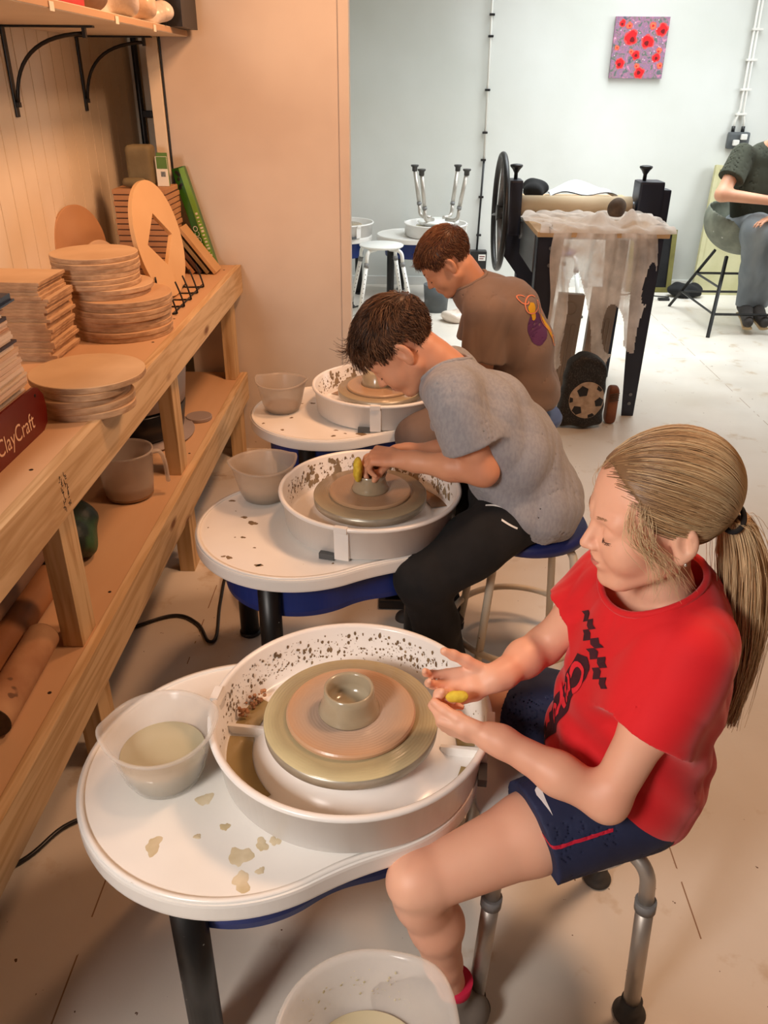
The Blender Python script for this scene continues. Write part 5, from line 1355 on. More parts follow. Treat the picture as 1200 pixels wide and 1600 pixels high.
def g_shirt(P):
    d0 = g_torso(P)+folds(P, .0065, 5, 24, (1, 1, .7)); 
    # pull folds radiating under the near arm and at the waist
    d0 = d0+.004*np.sin((P[:, 2]*1.0+P[:, 0]*.9)*70+np.sin(P[:, 1]*20)*1.5)*np.exp(-((P[:, 2]-.60)/.10)**2)
    d = np.maximum(d0, -(d0+.006))
    hem = .452-.36*np.clip(P[:, 0]-.40, -.12, .10)+.012*np.sin(P[:, 1]*22)
    d = np.maximum(d, hem-P[:, 2])
    # neckline: slanted ring
    nn = A(-.45, -.02, .89); nc = A(.402, 1.045, .868); q = P-nc; h_ = q@nn; rad = np.linalg.norm(q-h_[:, None]*nn, axis=1)
    d = smax(d, -(np.linalg.norm(P-NC, axis=1)-.094), .003)
    return d
shirt = field_obj('t_shirt', g_shirt, (.22, .83, .38), (.58, 1.24, .93), .0031, 'shirt_red', girl)
Vn = np.array([tuple(v.co) for v in shirt.data.vertices]); qn = Vn-NC; e1 = np.cross(NN, A(0, 1, 0)); e1 /= np.linalg.norm(e1); e2 = np.cross(NN, e1)
okn = (np.abs(np.linalg.norm(qn, axis=1)-.094) < .0022) & (qn@NN < 0); an_ = np.arctan2(qn@e2, qn@e1); nb_ = 40; hr_ = np.full((nb_, 2), np.nan)
for i in range(nb_):
    w_ = okn & (np.abs((an_-2*PI*i/nb_+PI) % (2*PI)-PI) < PI/nb_*1.4)
    if w_.any(): hr_[i] = ((qn@NN)[w_].max(), np.hypot(qn@e1, qn@e2)[w_][np.argmax((qn@NN)[w_])])
gd = ~np.isnan(hr_[:, 0]); kk = np.arange(nb_); hr_ = np.stack([np.interp(kk, np.concatenate([kk[gd]-nb_, kk[gd], kk[gd]+nb_]), np.tile(hr_[gd, c], 3)) for c in (0, 1)], 1)
for _ in range(4): hr_ = (np.roll(hr_, 1, 0)+2*hr_+np.roll(hr_, -1, 0))/4
MB().tube([tuple(NC+(e1*math.cos(2*PI*i/nb_)+e2*math.sin(2*PI*i/nb_))*(hr_[i % nb_, 1]+.0005)+NN*(hr_[i % nb_, 0]-.0015)) for i in range(nb_+1)], .0055, 12, caps=False).build('collar', 'shirt_red', girl)
# prints: chequered stripes, crayon label with lettering
bvG = BVHTree.FromPolygons([tuple(v.co) for v in shirt.data.vertices], [tuple(p.vertices) for p in shirt.data.polygons])
def chest(poly_or_vf, name, m, off=.0012, o=A(.20, .86, .73), ux=None, uy=None):
    """print plane in front of the chest; u runs across the chest (towards her left), v up"""
    V, F = poly_or_vf if isinstance(poly_or_vf, tuple) else poly_mesh(poly_or_vf, .006)
    W = [tuple(o+ux*v[0]+uy*v[1]) for v in V]
    return project(W, F, bvG, tuple(PD), off, name, m, girl)
PD = A(.88, .48, -.10); PD /= np.linalg.norm(PD)
UY = A(-.05, 0, 1.); UY = UY-UY@PD*PD; UY /= np.linalg.norm(UY); UX = np.cross(PD, UY)
OC = A(.345, 1.0, .70)-PD*.25
def rot(p, a): return (p[0]*math.cos(a)-p[1]*math.sin(a), p[0]*math.sin(a)+p[1]*math.cos(a))
def g_shorts(P):
    d = ell(P, (.395, 1.05, .495), (.125, .155, .10))
    a = rcone(P, hipL+A(.02, 0, 0), hipL*.52+knL*.48, .090, .084); b = rcone(P, hipR+A(.02, 0, 0), hipR*.52+knR*.48, .090, .084)
    ta = (P-(hipL*.56+knL*.44))@((knL-hipL)/np.linalg.norm(knL-hipL)); tb = (P-(hipR*.56+knR*.44))@((knR-hipR)/np.linalg.norm(knR-hipR))
    a = np.maximum(a, ta); b = np.maximum(b, tb)
    d = smin(smin(d, a, .03), b, .03)+folds(P, .0025, 9, 30)
    d = np.maximum(d, -(d+.005)); return smax(d, .424-P[:, 2]-0*P[:, 0], .004)
shorts = field_obj('shorts', g_shorts, (.17, .84, .36), (.56, 1.28, .64), .0035, 'shorts_navy', girl)
bvSh = BVHTree.FromPolygons([tuple(v.co) for v in shorts.data.vertices], [tuple(p.vertices) for p in shorts.data.polygons])

# ponytail hair
tie = gO+gM@A(-.030, -.101, -.006)*gs
def girl_hair(n, seed, m, roff, r):
    rg = np.random.default_rng(seed)
    v = rg.normal(size=(n*8, 3)); v /= np.linalg.norm(v, axis=1)[:, None]
    def rad(v_, off):
        lo = np.zeros(len(v_)); hi = np.full(len(v_), .2)
        for _ in range(22):
            mid = (lo+hi)/2; d = skull(gO+((A(0, -.01, .03)+v_*mid[:, None])@gM.T)*gs, gO, gM, gs)/gs-off; hi = np.where(d > 0, mid, hi); lo = np.where(d > 0, lo, mid)
        return A(0, -.01, .03)+v_*hi[:, None]
    q = rad(v, 0)
    # hairline: forehead edge, temples, behind the ears, nape
    ok = (q[:, 1] < .072+.005*np.sin(v[:, 0]*23+v[:, 2]*31)-.55*np.maximum(0, .088-q[:, 2])**1.0) & ((q[:, 2] > .020) | (q[:, 1] < -.018)) & (q[:, 2] > -.058) & ~((np.abs(q[:, 0]) > .05) & (q[:, 2] < .012) & (q[:, 1] > -.045))
    q = q[ok][:n]; v = q-A(0, -.01, .03); v /= np.linalg.norm(v, axis=1)[:, None]
    tq = A(-.030, -.101, -.006); tv = tq-A(0, -.01, .03); tv /= np.linalg.norm(tv)
    K = 16; out = []
    om = np.arccos(np.clip(v@tv, -1, 1)); jit = rg.normal(size=q.shape)*.03
    for k in range(K+1):
        t = k/K; te = t**.85
        w = (np.sin((1-te)*om)[:, None]*v+np.sin(te*om)[:, None]*tv)/np.sin(om)[:, None]+jit*math.sin(t*PI)
        # sag: sides drape slightly before rising to the tie
        w[:, 2] -= .16*math.sin(t*PI)*np.clip(np.abs(v[:, 0]), 0, 1)*(v[:, 2] < .75)
        w /= np.linalg.norm(w, axis=1)[:, None]
        p = rad(w, .002+roff*math.sin(min(1, t*2)*PI/2)); out.append(p)
    P = np.stack(out, 1); W = gO+(P@gM.T)*gs
    return strands('hair', W, r, m, girl)
cap = lambda P: (lambda q, d: smax(smax(d, (q[:, 1]-.062+.55*np.maximum(0, .088-q[:, 2]))*gs, .004), np.maximum(-.055-q[:, 2], np.minimum(.020-q[:, 2], q[:, 1]+.020))*gs, .004))(((P-gO)@gM)/gs, skull(P, gO, gM, gs)-.0035)
field_obj('hair_base', cap, gO-.14, gO+.16, .0027, 'hair_blond_dark', girl)
girl_hair(4200, 1, 'hair_blond_dark', .0060, .0009); girl_hair(3400, 2, 'hair_blond', .0078, .0007); girl_hair(1100, 3, 'hair_blond_light', .0092, .0005)
def ponytail(n, seed, m, r, wide, L0=.36):
    rg = np.random.default_rng(seed); K = 22
    K0 = [tie, A(.488, 1.03, .998), A(.512, 1.04, .945), A(.535, 1.05, .86), A(.551, 1.055, .77), A(.555, 1.05, .69), A(.553, 1.04, .61)]
    C_ = np.array([tuple(p) for p in spline([Vector(k) for k in K0], 8)]); idx = np.linspace(0, len(C_)-1, K)
    base = np.stack([np.interp(idx, np.arange(len(C_)), C_[:, a]) for a in range(3)], 1)
    ph = rg.uniform(0, 2*PI, n); rr = np.sqrt(rg.random(n)); ln = rg.uniform(.78, 1.0, n)
    cl = rg.integers(0, 24, n); cph = rg.uniform(0, 2*PI, 24)
    P = []
    for k in range(K):
        t = k/(K-1)*ln; j = t*(K-1); b_ = np.stack([np.interp(j, np.arange(K), base[:, a]) for a in range(3)], 1)
        w_ = (.010+.036*np.minimum(1, t*2.6)**.8-.022*np.maximum(0, t-.55)/.45)*wide
        wob = .006*np.sin(t*9+cph[cl])*t; wob2 = .006*np.cos(t*7+cph[cl]*2)*t
        P.append(b_+np.stack([np.cos(ph)*rr*w_*.70+wob, np.sin(ph)*rr*w_*1.05+wob2, .003*np.sin(t*12+ph)], 1))
    return strands('ponytail', np.stack(P, 1), r, m, girl)
ponytail(1500, 4, 'hair_blond_dark', .0011, .92); ponytail(1700, 5, 'hair_blond', .0010, 1.0); ponytail(650, 6, 'hair_blond_light', .0008, 1.08); ponytail(60, 7, 'hair_blond_light', .0004, 1.7)
MB().tube([tie+A(-.004, -.0, .0)+A(.014*math.sin(a), .017*math.cos(a), .014*math.sin(a+1.2)) for a in [2*PI*i/24 for i in range(25)]], .004, 8, caps=False).build('hair_tie', 'garment', girl)
# loose wisps in front of the ear and at the temple
rg = np.random.default_rng(12); pth = []; pth2 = []
for i in range(80):
    sg = -1 if i % 5 == 0 else (-1 if i % 3 else 1)
    a = A(sg*(.060+rg.uniform(-.004, .008)), .052+rg.uniform(-.022, .010), .052+rg.uniform(-.015, .018)); c1 = a+A(sg*.014, .008+rg.uniform(-.012, .006), -.035); c2 = A(sg*(.079+rg.uniform(-.003, .006)), .030+rg.uniform(-.030, .012), -.035+rg.uniform(-.015, .015)); e = c2+A(sg*rg.uniform(-.012, .004), rg.uniform(-.03, .012), -.030-rg.uniform(0, .022))
    pts = spline([Vector(x) for x in (a, c1, c2, e)], 5); (pth if sg < 0 else pth2).append([gO+(gM@A(*p))*gs for p in pts])
strands('loose_wisps', pth, .0004, 'hair_blond_light', girl); strands('loose_wisps', pth2, .0004, 'hair_blond_light', girl)
er = gO+gM@A(-.083, -.008, -.034)*gs
MB().lathe([(.001, -.0025), (.0025, 0), (.001, .0025)], 12, tuple(er)).build('ear_stud', 'alu', girl)

# shoes and sock
def shoe_field(an, dr):
    d_ = np.asarray(dr, float); d_ /= np.linalg.norm(d_); toe = an+d_*.125; heel = an-d_*.035
    def f(P):
        d = rcone(P, A(*(heel[:2]), .040), A(*((an+d_*.07)[:2]), .036), .034, .035); d = smin(d, rcone(P, A(*((an+d_*.07)[:2]), .034), A(*(toe[:2]), .030), .036, .029), .02)
        d = smin(d, rcone(P, A(*(an[:2]), .06), A(an[0], an[1], .088), .034, .033), .02)
        return smax(d, .008-P[:, 2], .004)
    return f, heel, toe, d_
for an, dr in ((anL, (-.9, .12, 0)), (anR, (-1, .1, 0))):
    f, he, to, dd = shoe_field(an, dr)
    so_ = field_obj('shoe', f, np.minimum(he, to)-.06, np.maximum(he, to)+A(.06, .06, .10), .004, 'shoe_grey', girl)
    MB().tube([(he[0]-dd[0]*.0, he[1], .008), (to[0], to[1], .008)], .034, 20, flat=.22).build('sole', 'sole_tan', girl)
    MB().tube([A(an[0], an[1], .085), A(an[0]+.003, an[1], .125)], .0305, 24).build('sock', 'sock_pink', girl)
tip = hl[1][0][-1]
def spg(c, r, seed): return lambda P: ell(P, c, r)+folds(P, .0012, seed, 220, (1, 1, 1))
sp = field_obj('sponge', spg(tip+A(.018, -.006, -.004), (.018, .009, .009), 2), tip-.05, tip+.05, .0018, 'sponge_yellow'); tag(sp, 'small yellow sponge pinched in the hand of the girl in red', 'sponge')

# shirt prints, laid on from straight ahead of her chest: u = towards her left, v = up
def on_chest(vf, name, m, off=.0012):
    V, F = vf
    return project([(.40-.285+.312*v[0], 1.05-.094-.95*v[0], v[1]) for v in V], F, bvG, (.95, .312, -.05), off, name, m, girl)
def band(o, d, w, cells, name, wave=.004):
    """two rows of slanting dark cells along a wavy band"""
    d = A(*d); L = np.linalg.norm(d); d = d/L; n = A(-d[1], d[0])
    c = L/cells
    for r_ in range(2):
        for i in range(cells):
            if (i+r_) % 2: continue
            P4 = []
            for (a, b_) in ((i, r_-1), (i+.5, r_-1), (i+1.12, r_-1), (i+1.12, r_), (i+.5, r_), (i, r_)):
                s_ = a*c; wv = wave*math.sin(s_*2*PI/(2*c)); p = A(*o)+d*(s_+b_*w*.35)+n*(b_*w+wv); P4.append((p[0], p[1]))
            on_chest(poly_mesh(P4, .007), 'shirt_print', 'print_maroon')
band((-.048, .818), (.108, -.066), .018, 8, 'b')
band((-.068, .590), (.004, -.115), .015, 7, 'b')
lab = [(-.020, .752), (.004, .762), (.020, .750), (.022, .735), (-.022, .585), (-.040, .560), (-.052, .535), (-.058, .560), (-.070, .590), (-.072, .600)]
lab = [(x-.006, y) for x, y in lab]
on_chest(poly_mesh(lab, .007), 'shirt_label', 'print_maroon')
Vt, Ft = text_mesh('Crayo', .064, bold=True, sub=.006)
ang = math.atan2(-.150, -.044)
on_chest(([A(*(np.array(rot((v[0], v[1]), ang))+A(-.028, .666)), 0) for v in Vt], Ft), 'shirt_lettering', 'print_red', .0022)
sw = [(0, .004), (.004, .011), (.010, .013), (.013, .011), (.010, .009), (.009, .004), (.014, .000), (.030, -.006), (.052, -.012), (.030, -.012), (.012, -.011), (.003, -.007), (0, -.002)]
V, F = poly_mesh([rot(p, math.atan2(-.052, .034)) for p in sw], .006)
project([(.232+v[0], .940+v[1], .70) for v in V], F, bvSh, (0, 0, -1), .0012, 'swoosh', 'swoosh_white', girl)
V, F = poly_mesh([(.235, .509), (.262, .508), (.29, .512), (.345, .521), (.345, .526), (.29, .517), (.262, .513), (.235, .514)], .006)
project([(v[0], .70, v[1]) for v in V], F, bvSh, (0, 1, 0), .0012, 'piping', 'piping_red', girl)

# ---- boy in grey at the middle wheel, and the boy in brown behind him
def make_boy(label, O, fwd, up, s, J, skin, shirt_m, trouser_m, hair_m, seed, near_hand, far_hand, h, sleeveL, hairp, brow):
    root = thing('person', label, 'person', (0, 0, 0)); M = basis(fwd, up); H = head_field(O, M, s)
    g = {k: A(*v) for k, v in J.items()}; nk = g['neck']; ch = g['chest']; ps = g['pelvis']
    occ = O+M@A(0, -.030, -.045)*s
    hl = hand(*near_hand); hr = hand(*far_hand)
    C_ = [([ch, nk], [.085, .050]), ([nk, (nk+occ)/2, occ], [.050, .047, .047]), ([ch, ps], [.085, .095])]
    for sd in 'LR':
        sh, el, wr, hp, kn, an = (g[k+sd] for k in ('sh', 'el', 'wr', 'hip', 'kn', 'an'))
        C_ += [([nk*.6+ch*.4, sh, (sh+el)/2, el], [.045, .046, .041, .036]), ([el, el*.6+wr*.4, wr*.85+el*.15, wr], [.036, .0345, .0245, .0235]),
               ([hp, kn, kn*.65+an*.35, an], [.080, .055, .050, .032])]
    f = body_field(C_, [(H, O, .17)], [(hand_field(hl), A(*near_hand[0])+A(*near_hand[1])*.09, .15), (hand_field(hr), A(*far_hand[0])+A(*far_hand[1])*.09, .15)], .02)
    lo = np.min([v for v in g.values()]+[O-.15], 0)-.10; hi = np.max([v for v in g.values()]+[O+.16], 0)+.10; lo[2] = -.02
    lo = np.minimum(lo, g['wrL']-.2)
    body = field_obj('body', f, lo, hi, h, skin, root); face_bits(root, O, M, s, brow); lip_patch(root, body, O, M, s)
    # t-shirt
    spine = ch-ps; spine /= np.linalg.norm(spine); back = g['back']
    def torso(P):
        Mx = basis(spine, (0, 0, 1) if abs(spine[2]) < .9 else (1, 0, 0)); 
        d = chain(P, [ps, (ps+ch)/2+back*.5, ch+back*.3], [.105, .105, .100], .05)
        for sd in (-1, 1): d = smin(d, chain(P, [ps+A(0, .050*sd, 0), (ps+ch)/2+A(0, .045*sd, 0)+back*.5, ch+A(0, .050*sd, 0)], [.100, .095, .088], .04), .05)
        d = smin(d, ell(P, ps+A(.005, 0, -.02), (.140, .165, .115)), .05)
        d = smin(d, chain(P, [g['shL']+A(0, .012, 0), nk+A(0, 0, -.03)+back*.2, g['shR']+A(0, -.012, 0)], [.058, .060, .058], .04), .06)
        for sd, t in (('L', sleeveL), ('R', sleeveL)):
            a, b_ = g['sh'+sd], g['el'+sd]; e = rcone(P, a, a*(1-t)+b_*t, .060, .067); u = (b_-a)/np.linalg.norm(b_-a)
            e = np.maximum(e, (P-(a*(1-t)+b_*t))@u); d = smin(d, e, .03)
        return d
    hem = g['hem']; hn = g['hemn']/np.linalg.norm(g['hemn'])
    def tee(P):
        d0 = torso(P)+folds(P, .0075, seed, 22, (1, 1, .8)); d0 = d0+.005*np.sin(((P-hem)@hn)*60+np.sin(P[:, 1]*25)*1.2)*np.exp(-(((P-hem)@hn+.03)/.06)**2)
        d = np.maximum(d0, -(d0+.007)); d = np.maximum(d, (P-hem)@hn)
        ax = (occ-nk)/np.linalg.norm(occ-nk); q = P-(nk+ax*.018); hh = q@ax; rad = np.linalg.norm(q-hh[:, None]*ax, axis=1)
        return np.maximum(d, -np.maximum(rad-.063, -hh-.04))
    sh_o = field_obj('t_shirt', tee, np.min([g[k] for k in ('shL', 'shR', 'pelvis', 'chest', 'neck')], 0)-.17, np.max([g[k] for k in ('shL', 'shR', 'pelvis', 'chest', 'neck')], 0)+.17, .0042, shirt_m, root)
    ax = (occ-nk)/np.linalg.norm(occ-nk); collar(sh_o, nk+ax*.018, ax, .0645, shirt_m, root)
    def pants(P):
        d = smin(ell(P, ps+A(.0, 0, -.025), (.112, .138, .088)), ell(P, ps+A(-.05, 0, -.012), (.10, .13, .075)), .05)
        for sd in 'LR':
            hp, kn, an = (g[k+sd] for k in ('hip', 'kn', 'an')); d = smin(d, chain(P, [hp, hp*.5+kn*.5, kn, kn*.5+an*.5, an], [.084, .078, .066, .056, .052], .03), .035)
        d = d+folds(P, .005, seed+3, 26); return smax(d, .070-P[:, 2], .005)
    field_obj('trousers', pants, np.min([g[k] for k in ('knL', 'knR', 'anL', 'anR')], 0)-.12, np.max([ps, g['hipL'], g['hipR']], 0)+.17, .0055, trouser_m, root)
    for sd in 'LR':
        an = g['an'+sd]; fs, he, to, dd = shoe_field(A(an[0], an[1], .085), (-1, 0, 0)); o = field_obj('shoe', fs, np.minimum(he, to)-.06, np.maximum(he, to)+A(.06, .06, .10), .006, 'shoe_dark', root)
    # hair
    reg, flow, ln, lift, cols, n, clump, jit = hairp
    capf = lambda P: (lambda q: np.maximum(skull(P, O, M, s)-.004, np.where(reg(q), -1, .004)))(((P-O)@M)/s)
    field_obj('hair_base', capf, O-.16, O+.18, .0045, cols[0], root)
    for i, (cm, frac, off) in enumerate(zip(cols, (.5, .35, .15), (.004, .007, .009))):
        P = strands_on(O, M, s, int(n*frac), reg, flow, ln, lift, seed+10+i, 10, off, clump, jit, .25); strands('hair', P, .0009 if i < 2 else .0007, cm, root)
    return root, sh_o, hl, g
def reg_boy(q):
    return (q[:, 1] < .078-.60*np.maximum(0, .080-q[:, 2])) & ((q[:, 2] > .016) | (q[:, 1] < -.022)) & (q[:, 2] > -.055) & ~((np.abs(q[:, 0]) > .045) & (q[:, 2] < .018) & (q[:, 1] > -.040))
def flow_messy(p, q):
    top = np.clip((q[:, 2]-.05)/.05, 0, 1); f = np.stack([q[:, 0]*3, .25+.9*top, -.9+1.0*top], 1)
    f[:, 1] -= (1-top)*(q[:, 1] < 0)*.5; return f
def len_messy(q):
    top = np.clip((q[:, 2]-.045)/.05, 0, 1); front = np.clip((q[:, 1]-.02)/.05, 0, 1); return .014+.040*top+.030*top*front
def lift_messy(q): return .16+.45*np.clip((q[:, 2]-.06)/.05, 0, 1)
def len_neat(q):
    top = np.clip((q[:, 2]-.055)/.045, 0, 1); front = np.clip((q[:, 1]-.02)/.05, 0, 1); return .013+.026*top+.026*top*front
gboy = dict(neck=(.115, 1.935, .915), chest=(.215, 1.94, .80), pelvis=(.345, 1.955, .575), back=(.028, 0, .022),
            shL=(.128, 1.815, .885), elL=(.208, 1.800, .706), wrL=(.012, 1.872, .700), shR=(.135, 2.06, .875), elR=(.18, 2.06, .635), wrR=(-.005, 1.995, .665),
            hipL=(.335, 1.88, .555), knL=(.066, 1.738, .425), anL=(.150, 1.83, .085), hipR=(.335, 2.03, .555), knR=(.07, 2.19, .43), anR=(.15, 2.12, .085),
            hem=(.31, 1.95, .530), hemn=(-.50, 0, -.86))
gr_, gsh, ghl, gg = make_boy('brown-haired boy in a grey t-shirt and black joggers bent over the middle wheel', A(0, 1.935, .975), (-.62, .0, -.80), (-.8, .06, .6), 1.0, gboy,
    'skin_boy', 'shirt_grey', 'trouser_black', None, 21,
    (gboy['wrL'], (-.93, .36, -.04), (.10, .25, -.95), True, .92, [(52, 48, 22), (50, 50, 24), (54, 52, 26), (58, 56, 30)], .03, (.35, .75, .55), 20),
    (gboy['wrR'], (-.93, -.34, -.06), (.10, -.3, -.95), False, .92, [(48, 44, 20), (48, 46, 22), (50, 48, 24), (54, 50, 28)], .03, (.35, .75, .55), 20), .0031, .56,
    (reg_boy, flow_messy, len_messy, lift_messy, ('hair_brown_dark', 'hair_brown', 'hair_brown_light'), 7200, 110, .42), 'brow_dark')
bb = dict(neck=(.235, 2.815, .940), chest=(.362, 2.82, .845), pelvis=(.425, 2.83, .585), back=(.03, 0, .015),
          shL=(.285, 2.695, .872), elL=(.275, 2.665, .62), wrL=(.06, 2.74, .66), shR=(.29, 2.94, .865), elR=(.27, 2.96, .62), wrR=(.06, 2.90, .66),
          hipL=(.41, 2.755, .555), knL=(.055, 2.562, .478), anL=(.16, 2.66, .085), hipR=(.41, 2.90, .555), knR=(.09, 3.04, .44), anR=(.16, 2.98, .085),
          hem=(.38, 2.83, .535), hemn=(-.10, 0, -1.))
br_, bsh, bhl, bg_ = make_boy('brown-haired boy in a brown printed t-shirt at the furthest wheel', A(.150, 2.80, 1.012), (-.72, .0, -.70), (-.7, .05, .72), .93, bb,
    'skin_boy_tan', 'shirt_brown', 'trouser_taupe', None, 33,
    (bb['wrL'], (-.95, .3, -.1), (.10, .25, -.95), True, .92, [(30, 30, 20)]*4, .04, (.35, .75, .45), 20),
    (bb['wrR'], (-.95, -.3, -.1), (.10, -.25, -.95), False, .92, [(30, 30, 20)]*4, .04, (.35, .75, .45), 20), .0045, .62,
    (reg_boy, flow_messy, len_neat, lambda q: .10+.30*np.clip((q[:, 2]-.07)/.04, 0, 1), ('hair_copper_dark', 'hair_copper', 'hair_brown_light'), 6400, 90, .30), 'brow_dark')
tip = ghl[1][0][-1]
sp = field_obj('sponge', spg(A(-.108, 1.915, HZ+.083), (.012, .026, .034), 4), A(-.17, 1.86, .58), A(-.06, 1.99, .74), .0025, 'sponge_yellow'); tag(sp, 'yellow sponge held at the pot rim by the boy in grey', 'sponge')

# ---- seated adult at the back right, cut by the photo edge
ad = thing('person', 'seated person in dark olive t-shirt and pale jeans cut off by the right edge', 'person', (0, 0, 0))
aJ = dict(shL=(2.25, 5.93, 1.13), elL=(2.125, 5.80, .905), wrL=(2.40, 5.66, .885), shR=(2.60, 5.98, 1.13), elR=(2.74, 5.74, .90), wrR=(2.50, 5.62, .77))
aJ = {k: A(*v) for k, v in aJ.items()}; O3 = A(2.53, 5.83, 1.31); M3 = basis((.30, -.80, -.50), (.2, -.45, .87)); H3 = head_field(O3, M3, 1.05)
ah1 = hand(A(2.40, 5.66, .885), (.98, -.05, -.03), (0, .2, -1), True, 1.0, [(18, 22, 14)]*4, .06); ah2 = hand(A(2.46, 5.70, .775), (-.90, -.40, -.12), (.05, -.1, -1), False, 1.0, [(14, 18, 12)]*4, .10)
af = body_field([([A(2.47, 6.05, .68), A(2.44, 6.02, .95), A(2.43, 5.97, 1.16)], [.12, .12, .06]), ([A(2.43, 5.97, 1.16), A(2.50, 5.88, 1.25)], [.055, .055]),
                 ([A(2.43, 5.98, 1.12), aJ['shL'], aJ['elL']], [.06, .055, .043]), ([aJ['elL'], aJ['wrL']], [.043, .029]), ([A(2.43, 5.98, 1.12), aJ['shR'], aJ['elR']], [.06, .055, .043]), ([aJ['elR'], A(2.46, 5.70, .775)], [.043, .029])],
                [(H3, O3, .18)], [(hand_field(ah1), A(2.48, 5.66, .88), .15), (hand_field(ah2), A(2.40, 5.66, .77), .15)], .03)
field_obj('body', af, (1.98, 5.45, .5), (2.95, 6.25, 1.52), .0085, 'skin_boy', ad)
def a_tee(P):
    d = chain(P, [A(2.47, 6.04, .72), A(2.44, 6.01, .95), A(2.43, 5.98, 1.10)], [.155, .160, .12], .06)
    for k in ('L', 'R'):
        s_, e_ = aJ['sh'+k], aJ['el'+k]; q = rcone(P, s_, s_*.4+e_*.6, .075, .082); u = (e_-s_)/np.linalg.norm(e_-s_); q = np.maximum(q, (P-(s_*.42+e_*.58))@u); d = smin(d, q, .05)
    d = d+folds(P, .009, 4, 16); d = np.maximum(d, -(d+.012)); return np.maximum(d, np.maximum(.66-P[:, 2], -(np.linalg.norm(P-A(2.48, 5.93, 1.22), axis=1)-.085)))
field_obj('t_shirt', a_tee, (2.05, 5.7, .6), (2.9, 6.3, 1.32), .0085, 'shirt_olive', ad)
def a_jeans(P):
    d = ell(P, (2.47, 6.03, .66), (.20, .18, .12))
    d = smin(d, chain(P, [A(2.40, 5.98, .66), A(2.375, 5.74, .69), A(2.44, 5.80, .40), A(2.455, 5.84, .17)], [.10, .085, .066, .066], .05), .05)
    d = smin(d, chain(P, [A(2.56, 5.98, .66), A(2.60, 5.70, .69), A(2.56, 5.80, .40), A(2.54, 5.86, .17)], [.10, .085, .066, .066], .05), .05)
    return smax(d+folds(P, .010, 14, 20), .15-P[:, 2], .01)
field_obj('jeans', a_jeans, (2.1, 5.5, .08), (2.9, 6.3, .85), .0085, 'denim', ad)
for sx, ex in ((2.452, 2.415), (2.535, 2.53)):
    def sf(P, sx=sx, ex=ex):
        return smin(rcone(P, (sx, 5.86, .15), (sx-.005, 5.78, .13), .046, .044), rcone(P, (sx-.005, 5.78, .13), (ex+.01, 5.66, .085), .044, .036), .02)
    field_obj('shoe', sf, (sx-.13, 5.55, .02), (sx+.10, 5.95, .22), .008, 'shoe_dark', ad)
    MB().tube([(sx, 5.88, .095), (sx-.005, 5.78, .078), (ex+.01, 5.65, .042)], .034, 16, flat=.3).build('sole', 'sole_tan', ad)
capa = lambda P: (lambda q: np.maximum(skull(P, O3, M3, 1.05)-.010, np.where(reg_boy(q), -1, .006)))(((P-O3)@M3)/1.05)
field_obj('hair', capa, O3-.17, O3+.2, .008, 'hair_brown', ad)
# his chair: moulded shell on black crossed legs
mat('shell_grey', (128, 132, 116), .6, c2=(104, 108, 94), scale=14, bump=.15, bscale=30, spots=[((190, 190, 180), 30, .75)])
ch = thing('bar_chair', 'grey marbled shell chair on tall black legs under the seated person', 'chair', (2.42, 5.98, 0))
def shellf(P):
    q = P-A(2.42, 6.02, .70); w_ = ell(q, (0, 0, .02), (.295, .27, .24)); inn = ell(q, (0, -.02, .10), (.272, .26, .25))
    d = smax(w_, -inn, .012); d = smax(d, q[:, 2]-.165+.10*np.clip(-q[:, 1]/.25, -.2, 1), .01); return smax(d, -q[:, 1]-.23, .02)
o = field_obj('seat_shell', shellf, (2.08, 5.70, .42), (2.76, 6.34, .92), .009, 'shell_grey', ch); o.matrix_parent_inverse = Matrix.Translation((-2.42, -5.98, 0))
def cp(name, mb, m):
    o = mb.build(name, m, ch); o.matrix_parent_inverse = Matrix.Translation((-2.42, -5.98, 0)); return o
tops = [(2.27, 5.88), (2.27, 6.12), (2.57, 6.12), (2.57, 5.88)]; feet = [(2.128, 5.56), (2.115, 6.45), (2.76, 6.45), (2.72, 5.56)]
for (a, b_), (c, d_) in zip(tops, feet): cp('leg', MB().tube([(a, b_, .49), (c, d_, .0)], .013, 4, smooth=False), 'black_metal')
for z in (.14, .30):
    t_ = 1-z/.49; q = [(a+(c-a)*t_, b_+(d_-b_)*t_, z) for (a, b_), (c, d_) in zip(tops, feet)]
    for i in range(4 if z < .2 else 3): cp('stretcher', MB().tube([q[i], q[(i+1) % 4]], .009, 4, smooth=False), 'black_metal')
for i, (x, y) in enumerate(((2.30, 4.80), (2.56, 5.5))):
    tag(MB().tube([(x+.32, y+.25, .8), (x, y, 0)], .014, 4, smooth=False).tube([(x+.32, y+.25, .8), (x+.7, y+.25, .8)], .014, 4, smooth=False).build('trestle', 'black_metal'), ['black metal trestle leg just entering the right edge of the floor', 'black metal trestle leg beside the seated person shoes'][i], 'trestle')
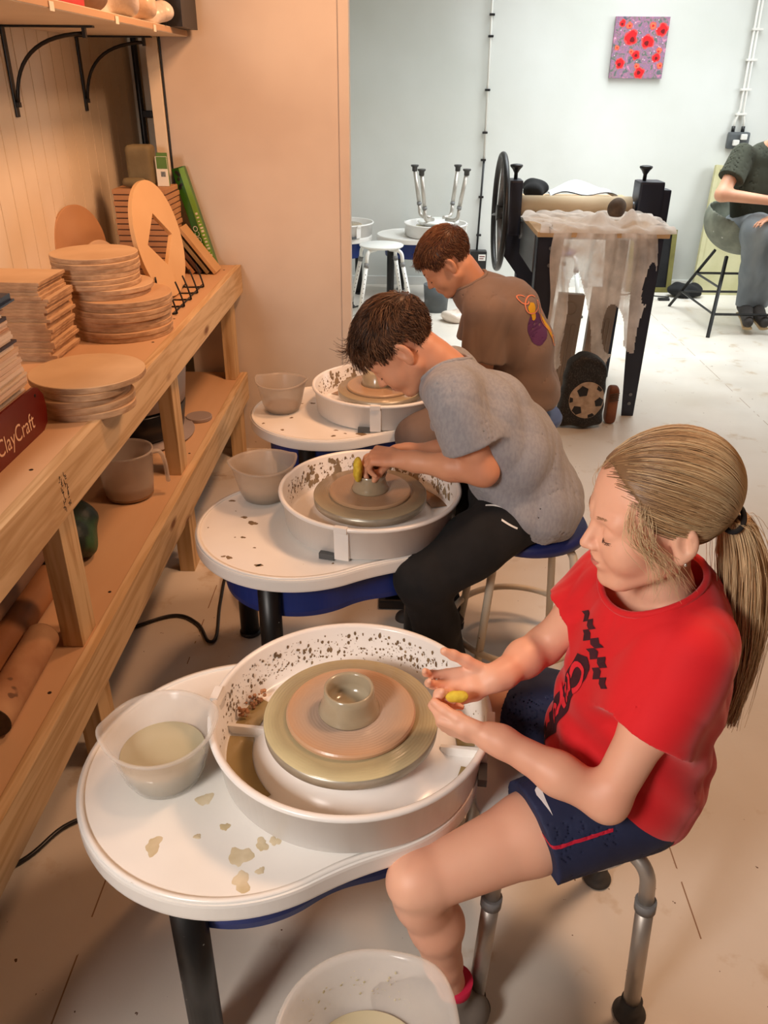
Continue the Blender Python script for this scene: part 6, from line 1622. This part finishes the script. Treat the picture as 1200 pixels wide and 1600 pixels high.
# print on the brown shirt: plain colour shapes
mat('print_purple', (88, 44, 92), .8); mat('print_yellow', (214, 166, 28), .8); mat('print_coral', (222, 134, 100), .8); mat('white_tab', (236, 236, 232), .5)
bvB = BVHTree.FromPolygons([tuple(v.co) for v in bsh.data.vertices], [tuple(p.vertices) for p in bsh.data.polygons])
PB = A(-.70, .55, -.45); PB /= np.linalg.norm(PB); UXB = np.cross(PB, A(0, 0, 1)); UXB /= np.linalg.norm(UXB); UYB = np.cross(UXB, PB)
def on_back(poly, nm, m, off=.0015, c=A(.435, 2.75, .83)):
    V, F = poly_mesh(poly, .012); project([tuple(c-PB*.3+UXB*v[0]+UYB*v[1]) for v in V], F, bvB, tuple(PB), off, nm, m, br_)
def wob(cx, cy, rx, ry, seed, n=28, amp=.18, rt=0):
    rs = random.Random(seed); ph = [rs.uniform(0, 6) for _ in range(3)]; out = []
    for i in range(n):
        a = 2*PI*i/n; q = 1+amp*(math.sin(3*a+ph[0])+.6*math.sin(5*a+ph[1])); x, y = rx*q*math.cos(a), ry*q*math.sin(a); out.append((cx+x*math.cos(rt)-y*math.sin(rt), cy+x*math.sin(rt)+y*math.cos(rt)))
    return out
def loop(cx, cy, rx, ry, w_, a0, a1, rt=0, n=22):
    o1 = []; o2 = []
    for i in range(n+1):
        a = R(a0+(a1-a0)*i/n)
        for o_, k in ((o1, 1), (o2, -1)):
            x, y = (rx+k*w_)*math.cos(a), (ry+k*w_)*math.sin(a); o_.append((cx+x*math.cos(rt)-y*math.sin(rt), cy+x*math.sin(rt)+y*math.cos(rt)))
    return o1+o2
on_back(wob(-.015, -.03, .046, .056, 1, amp=.06), 'shirt_print', 'print_purple')
on_back(wob(-.030, .03, .016, .030, 2), 'shirt_print', 'print_yellow', .0025); on_back(wob(.045, -.04, .013, .05, 3, rt=.2), 'shirt_print', 'print_yellow', .0025)
for a in ((-.02, .05, .040, .028, .002, 10, 330, .4), (.035, .0, .02, .06, .002, 0, 300, .3), (.06, -.09, .014, .018, .002, 0, 330, 0), (-.05, .075, .014, .02, .002, 0, 300, .5)):
    q = loop(*a); n_ = len(q)//2
    project([tuple(A(.435, 2.75, .83)-PB*.3+UXB*v[0]+UYB*v[1]) for v in q], [(i, i+1, n_+i+1, n_+i) for i in range(n_-1)], bvB, tuple(PB), .0035, 'shirt_print', 'print_coral', br_)
# white seam tab and zip mark on the black joggers
for nm, (x0, z0), (x1, z1) in (('white_tab', (.205, .560), (.262, .532)),):
    pass
tr = [o for o in gr_.children if o.name.startswith('trousers')][0]; bvT = BVHTree.FromPolygons([tuple(v.co) for v in tr.data.vertices], [tuple(p.vertices) for p in tr.data.polygons])
for pts in ([(.261, .583), (.302, .562), (.301, .558), (.260, .579)],):
    V, F = poly_mesh(pts, .008); project([(v[0], 1.6, v[1]) for v in V], F, bvT, (0, 1, 0), .0015, 'white_tab', 'white_tab', gr_)
V, F = poly_mesh([(.222, 1.822), (.262, 1.806), (.263, 1.809), (.223, 1.826)], .008); project([(v[0], v[1], .8) for v in V], F, bvT, (0, 0, -1), .0015, 'pocket_zip', 'white_tab', gr_)
